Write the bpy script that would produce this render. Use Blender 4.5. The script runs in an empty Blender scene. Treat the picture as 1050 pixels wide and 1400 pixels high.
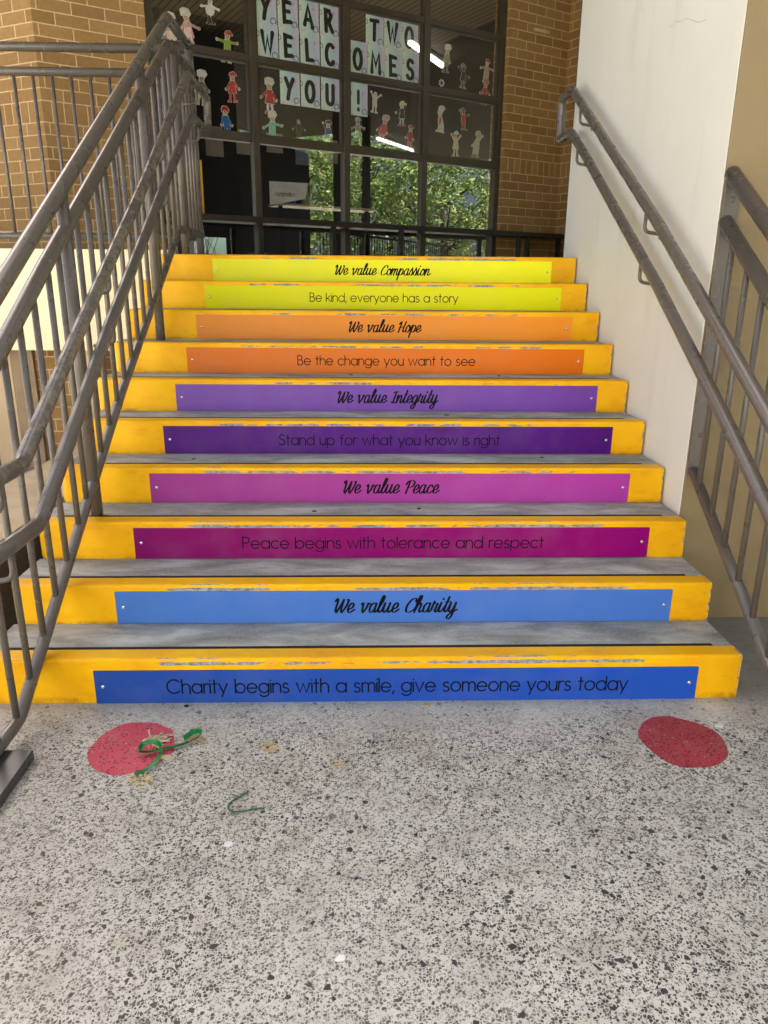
import bpy, bmesh, math, random
from mathutils import Vector, Matrix
random.seed(7)
PI = math.pi
scn = bpy.context.scene
COL = scn.collection
# ------------------------------------------------------------ camera
cam_d = bpy.data.cameras.new('camera'); cam = bpy.data.objects.new('camera', cam_d); COL.objects.link(cam)
cam_d.sensor_fit = 'VERTICAL'; cam_d.sensor_height = 36.0; cam_d.lens = 1000/1400*36.0
cam_d.clip_start = 0.05; cam_d.clip_end = 600
_r = Vector((0.99959708, -0.02741775, 0.00734438)); _u = Vector((0.00109947, 0.29595373, 0.95520164)); _f = Vector((0.02836307, 0.9548087, -0.29586463))
CAM = Vector((-0.13267, -2.39761, 1.46644))
cam.matrix_world = Matrix(((_r.x, _u.x, -_f.x, CAM.x), (_r.y, _u.y, -_f.y, CAM.y), (_r.z, _u.z, -_f.z, CAM.z), (0, 0, 0, 1)))
scn.camera = cam
# ------------------------------------------------------------ sky, sun, exposure
SUN_TO = Vector((-0.30, 0.95, 0)).normalized(); SUN_EL = math.radians(52)
w = bpy.data.worlds.new('World'); scn.world = w; w.use_nodes = True
nt = w.node_tree; bg = nt.nodes['Background']
sky = nt.nodes.new('ShaderNodeTexSky'); sky.sky_type = 'NISHITA'; sky.sun_disc = False
sky.sun_elevation = SUN_EL; sky.sun_rotation = math.atan2(SUN_TO.x, SUN_TO.y)
sky.air_density = 0.55; sky.dust_density = 5.0; sky.ozone_density = 0.0
nt.links.new(sky.outputs[0], bg.inputs[0]); bg.inputs[1].default_value = 0.10
sd = bpy.data.lights.new('sun', 'SUN'); sd.energy = 5.0; sd.angle = math.radians(0.5); sd.color = (1, 0.98, 0.93)
sun = bpy.data.objects.new('sun', sd); COL.objects.link(sun); sun.location = (0, 0, 30)
_ts = SUN_TO*math.cos(SUN_EL) + Vector((0, 0, math.sin(SUN_EL)))
sun.rotation_euler = _ts.to_track_quat('Z', 'Y').to_euler()
vs = scn.view_settings; vs.view_transform = 'Standard'; vs.look = 'None'; vs.gamma = 1; vs.exposure = 2.15
scn.cycles.max_bounces = 10; scn.cycles.diffuse_bounces = 6; scn.cycles.glossy_bounces = 5; scn.cycles.transparent_max_bounces = 16
scn.cycles.sample_clamp_indirect = 6

# ------------------------------------------------------------ helpers
def srgb(r, g, b):
    def f(c):
        c /= 255.0
        return c/12.92 if c <= 0.04045 else ((c+0.055)/1.055)**2.4
    return (f(r), f(g), f(b), 1)
class N:
    """small node-graph builder"""
    def __init__(s, name):
        s.m = bpy.data.materials.new(name); s.m.use_nodes = True
        s.t = s.m.node_tree; s.p = s.t.nodes['Principled BSDF']; s.out = s.t.nodes['Material Output']
        s.tc = s.t.nodes.new('ShaderNodeTexCoord')
    def n(s, typ, **kw):
        nd = s.t.nodes.new('ShaderNode'+typ)
        for k, v in kw.items(): setattr(nd, k, v)
        return nd
    def l(s, a, b): s.t.links.new(a, b)
    def setin(s, sock, v):
        if hasattr(v, 'is_output') or isinstance(v, bpy.types.NodeSocket): s.l(v, sock)
        else: sock.default_value = v
    def mapping(s, scale=(1, 1, 1), loc=(0, 0, 0), rot=(0, 0, 0), src=None):
        m = s.n('Mapping'); m.inputs['Scale'].default_value = scale; m.inputs['Location'].default_value = loc; m.inputs['Rotation'].default_value = rot
        s.l(src or s.tc.outputs['Object'], m.inputs['Vector']); return m.outputs[0]
    def noise(s, vec, scale, detail=4, rough=0.55, dist=0.0):
        n = s.n('TexNoise'); n.inputs['Scale'].default_value = scale; n.inputs['Detail'].default_value = detail
        n.inputs['Roughness'].default_value = rough; n.inputs['Distortion'].default_value = dist
        s.l(vec, n.inputs['Vector']); return n.outputs[0]
    def voro(s, vec, scale, feature='F1', out='Distance', rnd=1.0):
        n = s.n('TexVoronoi', feature=feature); n.inputs['Scale'].default_value = scale; n.inputs['Randomness'].default_value = rnd
        s.l(vec, n.inputs['Vector']); return n.outputs[out]
    def ramp(s, fac, *stops, interp='LINEAR'):
        r = s.n('ValToRGB'); e = r.color_ramp; e.interpolation = interp
        while len(e.elements) < len(stops): e.elements.new(0.5)
        for el, (p, c) in zip(e.elements, stops):
            el.position = p; el.color = c if len(c) == 4 else (*c, 1)
        s.l(fac, r.inputs[0]); return r.outputs[0]
    def step(s, fac, a, b):
        r = s.n('MapRange', clamp=True); r.inputs[1].default_value = a; r.inputs[2].default_value = b
        s.l(fac, r.inputs[0]); return r.outputs[0]
    def math(s, op, a, b=0.0, c=None):
        m = s.n('Math', operation=op); s.setin(m.inputs[0], a); s.setin(m.inputs[1], b)
        if c is not None: s.setin(m.inputs[2], c)
        return m.outputs[0]
    def mix(s, fac, a, b, blend='MIX'):
        m = s.n('Mix', data_type='RGBA', blend_type=blend); s.setin(m.inputs[0], fac); s.setin(m.inputs[6], a); s.setin(m.inputs[7], b)
        return m.outputs[2]
    def bump(s, h, strength=0.3, dist=0.01):
        b = s.n('Bump'); b.inputs['Strength'].default_value = strength; b.inputs['Distance'].default_value = dist
        s.l(h, b.inputs['Height']); s.l(b.outputs[0], s.p.inputs['Normal'])
    def done(s, color=None, rough=None, spec=None, metal=None):
        if color is not None: s.setin(s.p.inputs['Base Color'], color)
        if rough is not None: s.setin(s.p.inputs['Roughness'], rough)
        if spec is not None: s.setin(s.p.inputs['Specular IOR Level'], spec)
        if metal is not None: s.setin(s.p.inputs['Metallic'], metal)
        return s.m
def g(v): return (v, v, v, 1)

def obj(name, bm, mat, parent=None, loc=(0, 0, 0), smooth=False, rotz=0):
    me = bpy.data.meshes.new(name)
    if isinstance(bm, bmesh.types.BMesh):
        bmesh.ops.recalc_face_normals(bm, faces=bm.faces[:])
        bm.to_mesh(me); bm.free()
    me.materials.append(mat)
    if smooth:
        for p in me.polygons: p.use_smooth = True
    o = bpy.data.objects.new(name, me); COL.objects.link(o); o.location = loc; o.rotation_euler = (0, 0, rotz)
    if parent: o.parent = parent
    return o
def tag(o, label, cat, group=None, kind=None):
    o['label'] = label; o['category'] = cat
    if group: o['group'] = group
    if kind: o['kind'] = kind
    return o
def thing(name, label, cat, loc=(0, 0, 0), rotz=0, group=None):
    o = bpy.data.objects.new(name, None); COL.objects.link(o); o.empty_display_size = 0.1
    o.location = loc; o.rotation_euler = (0, 0, rotz)
    return tag(o, label, cat, group)
def struct(o, label=None, cat=None):
    o['kind'] = 'structure'
    if label: o['label'] = label; o['category'] = cat
    return o
def box(bm, x0, x1, y0, y1, z0, z1, bev=0.0, seg=2):
    vs_ = [bm.verts.new(p) for p in ((x0,y0,z0),(x1,y0,z0),(x1,y1,z0),(x0,y1,z0),(x0,y0,z1),(x1,y0,z1),(x1,y1,z1),(x0,y1,z1))]
    fs = [bm.faces.new([vs_[i] for i in q]) for q in ((0,3,2,1),(4,5,6,7),(0,1,5,4),(1,2,6,5),(2,3,7,6),(3,0,4,7))]
    if bev:
        es = list({e for f in fs for e in f.edges})
        bmesh.ops.bevel(bm, geom=es, offset=bev, segments=seg, profile=0.5, affect='EDGES')
    return fs
def bxm(*a, **k):
    bm = bmesh.new(); box(bm, *a, **k); return bm
def prism(bm, poly, z0, z1):
    """plan polygon (x,y) extruded in z"""
    b = [bm.verts.new((x, y, z0)) for x, y in poly]; t = [bm.verts.new((x, y, z1)) for x, y in poly]
    n = len(poly); bm.faces.new(b[::-1]); bm.faces.new(t)
    for i in range(n): bm.faces.new((b[i], b[(i+1) % n], t[(i+1) % n], t[i]))
def plate(bm, poly, y0, y1):
    """outline (x,z) extruded from y0 (front) to y1"""
    a = [bm.verts.new((x, y0, z)) for x, z in poly]; b = [bm.verts.new((x, y1, z)) for x, z in poly]
    n = len(poly); bm.faces.new(a); bm.faces.new(b[::-1])
    for i in range(n): bm.faces.new((a[(i+1) % n], a[i], b[i], b[(i+1) % n]))
def rounded(pts, rad, n=5):
    pts = [Vector(p) for p in pts]; out = [pts[0]]
    for i in range(1, len(pts)-1):
        p, a, b = pts[i], pts[i-1], pts[i+1]
        u = (a-p); v = (b-p); d = min(rad, u.length*0.45, v.length*0.45)
        s, e = p+u.normalized()*d, p+v.normalized()*d
        for k in range(n+1):
            t = k/n; out.append(s*(1-t)**2 + p*2*t*(1-t) + e*t*t)
    out.append(pts[-1]); return out
def tube(bm, pts, r, seg=14, cap=True):
    pts = [Vector(p) for p in pts]; n = len(pts); rings = []
    tang = []
    for i in range(n):
        a = pts[max(i-1, 0)]; b = pts[min(i+1, n-1)]
        if 0 < i < n-1: t = ((pts[i]-a).normalized() + (b-pts[i]).normalized()).normalized()
        else: t = (b-a).normalized()
        tang.append(t)
    ref = Vector((0, 0, 1)) if abs(tang[0].z) < 0.9 else Vector((1, 0, 0))
    x = tang[0].cross(ref).normalized()
    for i in range(n):
        t = tang[i]; x = (x - t*x.dot(t)).normalized(); y = t.cross(x)
        sc = 1.0
        if 0 < i < n-1:
            c = (pts[i]-pts[i-1]).normalized().dot(t); sc = 1/max(c, 0.5)
        rr = r if not hasattr(r, '__len__') else r[i]
        rings.append([bm.verts.new(pts[i] + (x*math.cos(2*PI*k/seg) + y*math.sin(2*PI*k/seg))*rr) for k in range(seg)])
    for i in range(n-1):
        for k in range(seg):
            bm.faces.new((rings[i][k], rings[i][(k+1) % seg], rings[i+1][(k+1) % seg], rings[i+1][k]))
    if cap:
        bm.faces.new(rings[0][::-1]); bm.faces.new(rings[-1])
def tubem(pts, r, seg=14):
    bm = bmesh.new(); tube(bm, pts, r, seg); return bm
def disc_z(bm, cx, cy, z0, z1, r, seg=16):
    prism(bm, [(cx+r*math.cos(2*PI*k/seg), cy+r*math.sin(2*PI*k/seg)) for k in range(seg)], z0, z1)
def dome_y(bm, cx, cz, y0, r, h, seg=14):
    """shallow screw head facing -y"""
    prof = [(1, 0), (0.95, 0.45), (0.75, 0.8), (0.4, 1.0), (0.28, 0.98), (0.22, 0.6)]
    rings = [[bm.verts.new((cx+r*a*math.cos(2*PI*k/seg), y0-h*b, cz+r*a*math.sin(2*PI*k/seg))) for k in range(seg)] for a, b in prof]
    for i in range(len(rings)-1):
        for k in range(seg): bm.faces.new((rings[i][k], rings[i][(k+1) % seg], rings[i+1][(k+1) % seg], rings[i+1][k]))
    bm.faces.new(rings[-1])

# ------------------------------------------------------------ materials
def mat_ground():
    a = N('exposed_aggregate'); v = a.tc.outputs['Object']
    wob = a.n('Mix', data_type='VECTOR'); nn = a.n('TexNoise'); nn.inputs['Scale'].default_value = 60; a.l(v, nn.inputs['Vector'])
    va = a.n('VectorMath', operation='SUBTRACT'); a.l(nn.outputs['Color'], va.inputs[0]); va.inputs[1].default_value = (0.5,)*3
    vb = a.n('VectorMath', operation='SCALE'); a.l(va.outputs[0], vb.inputs[0]); vb.inputs['Scale'].default_value = 0.008
    vc = a.n('VectorMath', operation='ADD'); a.l(v, vc.inputs[0]); a.l(vb.outputs[0], vc.inputs[1]); vv = vc.outputs[0]
    big = a.noise(v, 1.3, 3); mid = a.noise(v, 9, 5, 0.6); fine = a.noise(v, 160, 3)
    base = a.ramp(mid, (0.25, srgb(162, 159, 146)), (0.5, srgb(193, 191, 179)), (0.75, srgb(208, 206, 194)))
    base = a.mix(a.step(fine, 0.2, 0.8), base, a.mix(0.35, base, srgb(150, 145, 132)))
    def stones(scale, keep, e0, e1, cols):
        d = a.n('TexVoronoi', feature='F1'); d.inputs['Scale'].default_value = scale; a.l(vv, d.inputs['Vector'])
        e = a.n('TexVoronoi', feature='DISTANCE_TO_EDGE'); e.inputs['Scale'].default_value = scale; a.l(vv, e.inputs['Vector'])
        sp = a.n('SeparateColor'); a.l(d.outputs['Color'], sp.inputs[0])
        on = a.math('LESS_THAN', sp.outputs[0], keep)
        th = a.math('ADD', a.math('MULTIPLY_ADD', sp.outputs[1], e1-e0, e0), a.math('MULTIPLY', a.math('SUBTRACT', fine, .5), .05))
        m = a.math('MULTIPLY', on, a.math('GREATER_THAN', e.outputs['Distance'], th))
        c = a.ramp(sp.outputs[2], *cols)
        c = a.mix(a.math('MULTIPLY', fine, .10), c, srgb(150, 146, 138))
        return m, c
    dark = [(0, srgb(20, 22, 22)), (0.35, srgb(38, 40, 40)), (0.6, srgb(66, 66, 64)), (0.8, srgb(104, 100, 90)), (1, srgb(48, 50, 50))]
    m3, c3 = stones(215, 0.50, 0.04, 0.22, [(0, srgb(48, 48, 46)), (0.5, srgb(104, 102, 96)), (1, srgb(142, 138, 126))])
    m2, c2 = stones(132, 0.50, 0.05, 0.22, dark)
    m1, c1 = stones(70, 0.10, 0.07, 0.26, dark)
    dens = a.step(a.noise(v, 2.1, 4), 0.20, 0.55)
    sp = a.n('SeparateXYZ'); a.l(v, sp.inputs[0])
    # cement slurry smeared over the stones along the foot of the stairs
    foot = a.step(a.math('ADD', sp.outputs[1], a.math('MULTIPLY', a.noise(v, 3.0, 4), 0.5)), 0.32, -0.02)
    expose = a.math('MULTIPLY', a.math('MULTIPLY_ADD', dens, 0.45, 0.55), a.math('MULTIPLY_ADD', foot, 0.85, 0.15))
    col = a.mix(a.math('MULTIPLY', m3, a.math('MULTIPLY', expose, 0.85)), base, c3)
    col = a.mix(a.math('MULTIPLY', m2, expose), col, c2)
    col = a.mix(a.math('MULTIPLY', m1, a.math('MULTIPLY_ADD', foot, 0.5, 0.5)), col, c1)
    warm = a.step(a.math('ADD', a.math('MULTIPLY', sp.outputs[0], -.35), a.noise(v, 1.4, 4)), .55, 1.0); col = a.mix(a.math('MULTIPLY', warm, .2), col, srgb(150, 128, 92))
    rust = a.math('MULTIPLY', a.step(a.noise(v, 6.5, 5, .65), .68, .75), .5); col = a.mix(rust, col, srgb(170, 150, 96))
    blot = a.step(a.noise(v, 1.7, 5, 0.6), 0.56, 0.75)
    col = a.mix(a.math('MULTIPLY', blot, 0.35), col, srgb(120, 110, 92))
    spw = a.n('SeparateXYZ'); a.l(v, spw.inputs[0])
    rail_shade = a.math('MULTIPLY', a.step(a.math('ADD', spw.outputs[0], a.math('MULTIPLY', big, .3)), 1.36, 1.5), a.step(a.math('ADD', spw.outputs[1], a.math('MULTIPLY', mid, .3)), .02, .22))  # shade beneath the right railing, painted as brown into the paving colour
    col = a.mix(a.math('MULTIPLY', rail_shade, .62), col, srgb(78, 68, 54))
    smear = a.math('MULTIPLY', a.step(a.noise(v, 4.5, 5, 0.65), 0.5, 0.7), a.math('SUBTRACT', 1.0, foot))
    col = a.mix(a.math('MULTIPLY', smear, 0.6), col, srgb(120, 118, 113))
    a.bump(a.math('ADD', a.math('MULTIPLY', m2, 0.5), mid), 0.12, 0.004)
    return a.done(col, 0.62, 0.4)
def mat_concrete(name='tread_concrete', c0=(108, 110, 101), c1=(146, 147, 137), c2=(186, 187, 176)):
    a = N(name); oi = a.n('ObjectInfo'); va = a.n('VectorMath', operation='ADD'); a.l(a.tc.outputs['Object'], va.inputs[0]); a.l(oi.outputs['Location'], va.inputs[1]); v = va.outputs[0]
    st = a.noise(a.mapping((1.2, 3.2, 1), src=v), 2.6, 6, 0.62, 0.4); fi = a.noise(v, 90, 4, 0.7); sc = a.noise(a.mapping((3, 26, 1), src=v), 3.0, 5, 0.7)
    col = a.ramp(st, (0.34, srgb(*c0)), (0.5, srgb(*c1)), (0.66, srgb(*c2)))
    col = a.mix(a.math('MULTIPLY', a.step(sc, 0.55, 0.8), 0.28), col, srgb(96, 92, 84))
    col = a.mix(a.math('MULTIPLY', a.step(fi, 0.35, 0.75), 0.35), col, srgb(196, 194, 188))
    spots = a.math('LESS_THAN', a.voro(v, 38), 0.085)
    col = a.mix(a.math('MULTIPLY', spots, 0.75), col, srgb(55, 52, 47))
    a.bump(a.math('ADD', fi, st), 0.15, 0.004)
    return a.done(col, 0.75, 0.3)
def mat_yellow():
    a = N('yellow_step_paint'); oi = a.n('ObjectInfo')
    va = a.n('VectorMath', operation='ADD'); a.l(a.tc.outputs['Object'], va.inputs[0]); a.l(oi.outputs['Location'], va.inputs[1]); v = va.outputs[0]
    sp = a.n('SeparateXYZ'); a.l(a.tc.outputs['Object'], sp.inputs[0]); X, Y, Z = sp.outputs
    tone = a.noise(v, 3.5, 5, 0.6); sm = a.noise(a.mapping((1, 1, 2.5), src=v), 9, 5, 0.65)
    col = a.ramp(tone, (0.3, srgb(228, 160, 0)), (0.55, srgb(238, 178, 0)), (0.8, srgb(244, 192, 2)))
    col = a.mix(a.math('MULTIPLY', a.step(sm, 0.54, 0.8), 0.45), col, srgb(190, 118, 10))
    lip = a.step(Y, 0.004, 0.02)
    col = a.mix(a.math('MULTIPLY', lip, a.step(a.noise(v, 14, 5), 0.45, 0.85)), col, srgb(214, 168, 60))
    # chips along the nosing: worn down to cement
    band = a.math('SUBTRACT', 1.0, a.step(a.math('ABSOLUTE', a.math('SUBTRACT', Z, 0.147)), 0.004, 0.019))
    band2 = a.math('MULTIPLY', a.step(Y, -0.0012, 0.003), a.math('SUBTRACT', 1.0, a.step(Y, 0.006, 0.03)))
    inx = a.math('SUBTRACT', 1.0, a.step(a.math('ABSOLUTE', X), 0.85, 1.2))
    ch = a.noise(a.mapping((11.0, 26, 36), src=v), 1.0, 8, 0.68, 0.3); ch2 = a.noise(a.mapping((1.9, 0, 0.9), src=v), 1.8, 3)
    k = a.math('ADD', a.math('MULTIPLY', ch, 0.62), a.math('MULTIPLY', ch2, 0.66))
    lowst = a.n('SeparateXYZ'); a.l(oi.outputs['Location'], lowst.inputs[0])
    k = a.math('SUBTRACT', k, a.math('MULTIPLY', lowst.outputs[2], 0.045))
    wear = a.math('MULTIPLY', a.step(a.math('MULTIPLY', a.math('MULTIPLY', k, a.math('MAXIMUM', band, a.math('MULTIPLY', band2, 0.86))), inx), 0.585, 0.60), 1.0)
    fl = a.math('MULTIPLY', a.step(a.noise(a.mapping((30, 30, 40), src=v), 1.0, 5), 0.735, 0.745), a.step(Z, 0.11, 0.13))
    # scuffed outer corner, as the paint is chipped along the right hand edges
    rc = a.math('MULTIPLY', a.step(X, 1.262, 1.269), a.step(a.noise(v, 45, 5, 0.7), 0.5, 0.56))
    wear = a.math('MAXIMUM', a.math('MAXIMUM', wear, fl), rc)
    grey = a.ramp(a.noise(v, 60, 4), (0.35, srgb(112, 112, 114)), (0.65, srgb(166, 166, 168)))
    col = a.mix(wear, col, grey)
    foot = a.math('MULTIPLY', a.step(Z, 0.018, 0.002), a.step(a.noise(v, 11, 5, .7), 0.42, 0.62))
    col = a.mix(a.math('MULTIPLY', foot, 0.6), col, srgb(120, 84, 24))
    a.bump(a.math('SUBTRACT', a.math('MULTIPLY', a.noise(v, 55, 4), 0.5), wear), 0.25, 0.003)
    return a.done(col, a.math('MULTIPLY_ADD', wear, 0.35, 0.45), 0.22)
def mat_steel(name, c=(99, 91, 81), wear=0.0):
    a = N(name); v = a.tc.outputs['Object']; n1 = a.noise(v, 5, 4); n2 = a.noise(v, 40, 6, 0.7, 0.5); n3 = a.noise(a.mapping((1, 1, 1)), 130, 3)
    dk = tuple(int(x*0.96) for x in c)
    col = a.ramp(n1, (0.3, srgb(*dk)), (0.7, srgb(*c)))
    chip = a.step(n2, 0.76, 0.77); col = a.mix(a.math('MULTIPLY', chip, .6), col, srgb(150, 142, 130))
    h = n3
    if wear:
        big = a.noise(v, 11, 5, 0.6, 1.2)
        m = a.step(a.math('ADD', a.math('MULTIPLY', n2, 0.55), a.math('MULTIPLY', big, 0.5)), 0.56-wear*0.1, 0.585-wear*0.1)
        col = a.mix(m, col, a.ramp(n2, (0.3, srgb(92, 85, 72)), (0.7, srgb(126, 118, 100))))
    a.bump(h, 0.03, 0.001)
    return a.done(col, a.ramp(n1, (0.3, g(0.25)), (0.7, g(0.31))), 0.6)
def mat_wall(name, c, c2, stain=0.25):
    a = N(name); v = a.tc.outputs['Object']; n1 = a.noise(v, 1.1, 5, 0.6); n2 = a.noise(a.mapping((3, 3, 0.7)), 2.2, 5, 0.6); n3 = a.noise(v, 170, 3); n4 = a.noise(v, 7, 5)
    col = a.ramp(n1, (0.3, srgb(*c2)), (0.62, srgb(*c)))
    col = a.mix(a.math('MULTIPLY', a.step(n2, 0.55, 0.8), stain), col, srgb(*[int(x*0.82) for x in c2]))
    col = a.mix(a.math('MULTIPLY', a.step(a.noise(v, 24, 6, 0.7), 0.68, 0.72), 0.35), col, srgb(*[int(x*0.72) for x in c2]))
    a.bump(a.math('ADD', n4, a.math('MULTIPLY', n3, 0.6)), 0.26, 0.006)
    return a.done(col, 0.62, 0.35)
def mat_brick(name='tan_brick', rows=0.1002, length=0.284, soldier=(3.012, 2.839), z0=3.012, rot=False, shift=0.0):
    """bricks on the x-z plane (rot: on the y-z plane) with one soldier course"""
    a = N(name); sp = a.n('SeparateXYZ'); a.l(a.tc.outputs['Object'], sp.inputs[0]); X, Y, Z = sp.outputs
    U = Y if rot else X; zz = a.math('SUBTRACT', Z, z0)
    def br(width, row, off, zs):
        c = a.n('CombineXYZ'); a.l(a.math('ADD', U, 40.0+shift), c.inputs[0]); a.l(zs, c.inputs[1])
        b = a.n('TexBrick'); b.offset = off; b.squash = 1; a.l(c.outputs[0], b.inputs['Vector']); b.inputs['Scale'].default_value = 1
        b.inputs['Brick Width'].default_value = width; b.inputs['Row Height'].default_value = row; b.inputs['Mortar Size'].default_value = 0.0052
        b.inputs['Mortar Smooth'].default_value = 0.15; b.inputs['Bias'].default_value = 0.0
        b.inputs['Color1'].default_value = srgb(142, 111, 66); b.inputs['Color2'].default_value = srgb(162, 128, 80); b.inputs['Mortar'].default_value = srgb(206, 178, 134)
        return b
    b1 = br(length, rows, 0.5, a.math('ADD', zz, 40*rows)); b2 = br(length, rows, 0.5, a.math('ADD', a.math('ADD', zz, soldier[0]-soldier[1]), 40*rows))
    b3 = br(rows, 0.173, 0.0, a.math('ADD', zz, 0.173*20))
    below = a.math('LESS_THAN', Z, soldier[1]); mid = a.math('MULTIPLY', a.math('LESS_THAN', Z, soldier[0]), a.math('GREATER_THAN', Z, soldier[1]))
    col = a.mix(mid, a.mix(below, b1.outputs[0], b2.outputs[0]), b3.outputs[0])
    fm = a.n('Mix', data_type='FLOAT'); a.l(below, fm.inputs[0]); a.l(b1.outputs[1], fm.inputs[2]); a.l(b2.outputs[1], fm.inputs[3])
    fm2 = a.n('Mix', data_type='FLOAT'); a.l(mid, fm2.inputs[0]); a.l(fm.outputs[0], fm2.inputs[2]); a.l(b3.outputs[1], fm2.inputs[3])
    n = a.noise(a.tc.outputs['Object'], 26, 5, 0.6); n2 = a.noise(a.tc.outputs['Object'], 2.0, 3)
    col = a.mix(a.math('MULTIPLY', a.step(n, 0.4, 0.8), 0.35), col, a.mix(1.0, col, srgb(170, 150, 135), 'MULTIPLY'))
    col = a.mix(a.math('MULTIPLY', a.step(n2, 0.4, 0.75), 0.22), col, srgb(140, 104, 66))
    a.bump(a.math('SUBTRACT', a.math('MULTIPLY', n, 0.3), fm2.outputs[0]), 0.55, 0.006)
    return a.done(col, 0.8, 0.25)
def mat_plain(name, c, rough=0.5, spec=0.4, var=0.12, scale=8, metal=0, bump=0.05):
    a = N(name); n1 = a.noise(a.tc.outputs['Object'], scale, 4)
    d = tuple(max(0, int(x*(1-var))) for x in c)
    a.bump(a.noise(a.tc.outputs['Object'], scale*12, 3), bump, 0.002)
    return a.done(a.ramp(n1, (0.3, srgb(*d)), (0.7, srgb(*c))), rough, spec, metal)
def mat_panel(name, cl, cr):
    """printed panel, ink a little different from end to end, fine scuffs"""
    a = N(name); sp = a.n('SeparateXYZ'); a.l(a.tc.outputs['Object'], sp.inputs[0])
    col = a.mix(a.step(sp.outputs[0], -1.1, 1.1), srgb(*cl), srgb(*cr))
    n1 = a.noise(a.mapping((1, 1, 1)), 5, 5, 0.6); n2 = a.noise(a.tc.outputs['Object'], 60, 5, 0.7)
    col = a.mix(a.math('MULTIPLY', a.step(n1, 0.45, 0.8), 0.045), col, srgb(200, 196, 190))
    col = a.mix(a.math('MULTIPLY', a.step(n2, 0.70, 0.74), 0.4), col, srgb(90, 80, 80))
    return a.done(col, a.ramp(n1, (0.3, g(0.38)), (0.7, g(0.5))), 0.10)
def mat_glass():
    a = N('window_glass'); a.t.nodes.remove(a.p)
    tr = a.n('BsdfTransparent'); tr.inputs[0].default_value = (0.95, 0.95, 0.93, 1)
    gl = a.n('BsdfGlossy'); gl.inputs['Roughness'].default_value = 0.006; gl.inputs[0].default_value = (0.96, 0.97, 0.95, 1)
    fr = a.n('Fresnel'); fr.inputs[0].default_value = 2.6; ge = a.n('NewGeometry')
    f = a.math('MULTIPLY', fr.outputs[0], a.math('SUBTRACT', 1.0, ge.outputs['Backfacing']))
    mx = a.n('MixShader'); a.l(f, mx.inputs[0]); a.l(tr.outputs[0], mx.inputs[1]); a.l(gl.outputs[0], mx.inputs[2]); a.l(mx.outputs[0], a.out.inputs[0])
    return a.m
def mat_leaf():
    a = N('tree_leaf'); oi = a.n('ObjectInfo'); n = a.noise(a.tc.outputs['Object'], 1.2, 3); n2 = a.noise(a.tc.outputs['Object'], 9, 2)
    col = a.ramp(n2, (0.3, (0.05, 0.10, 0.015, 1)), (0.5, (0.20, 0.30, 0.06, 1)), (0.68, (0.46, 0.54, 0.22, 1)))
    m = a.done(col, 0.5, 0.4); a.p.inputs['Subsurface Weight'].default_value = 0.0
    return m
M = dict(
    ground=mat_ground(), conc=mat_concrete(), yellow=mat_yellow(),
    steel=mat_steel('grey_steel_paint'), steel_worn=mat_steel('worn_steel_paint', (94, 87, 79), 0.40), steel_scuff=mat_steel('scuffed_steel_paint', (97, 90, 81), 0.0),
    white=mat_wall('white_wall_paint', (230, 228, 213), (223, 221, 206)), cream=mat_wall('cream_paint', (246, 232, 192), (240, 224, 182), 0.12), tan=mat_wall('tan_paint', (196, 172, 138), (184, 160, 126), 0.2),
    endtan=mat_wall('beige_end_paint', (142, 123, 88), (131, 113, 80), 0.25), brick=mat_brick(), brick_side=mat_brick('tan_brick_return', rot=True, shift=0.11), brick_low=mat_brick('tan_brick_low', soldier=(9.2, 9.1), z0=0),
    frame=mat_plain('bronze_window_frame', (68, 59, 45), 0.38, 0.5, 0.15), glass=mat_glass(),
    black=mat_plain('black_ink', (13, 12, 14), 0.55, 0.12, 0.1), ink=mat_plain('faded_black_ink', (14, 8, 20), 0.55, 0.12, 0.1),
    strip=mat_plain('grip_strip', (48, 47, 45), 0.9, 0.2, 0.4, 90, 0, 0.6), chrome=mat_plain('screw_steel', (205, 205, 205), 0.25, 0.5, 0.1, 40, 0.9),
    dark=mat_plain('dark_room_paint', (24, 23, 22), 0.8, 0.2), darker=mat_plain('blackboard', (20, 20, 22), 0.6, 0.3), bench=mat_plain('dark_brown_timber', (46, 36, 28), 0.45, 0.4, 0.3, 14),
    paper=mat_plain('white_paper', (226, 224, 216), 0.75, 0.2, 0.06, 20), leaf=mat_leaf(), bark=mat_plain('bark', (92, 76, 60), 0.9, 0.1, 0.4, 12, 0, 0.6),
    tube=None)
_t = N('tinted_glass'); _t.t.nodes.remove(_t.p); _b = _t.n('BsdfTransparent'); _b.inputs[0].default_value = (.42, .52, .52, 1); _t.l(_b.outputs[0], _t.out.inputs[0]); M['tint'] = _t.m
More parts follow.
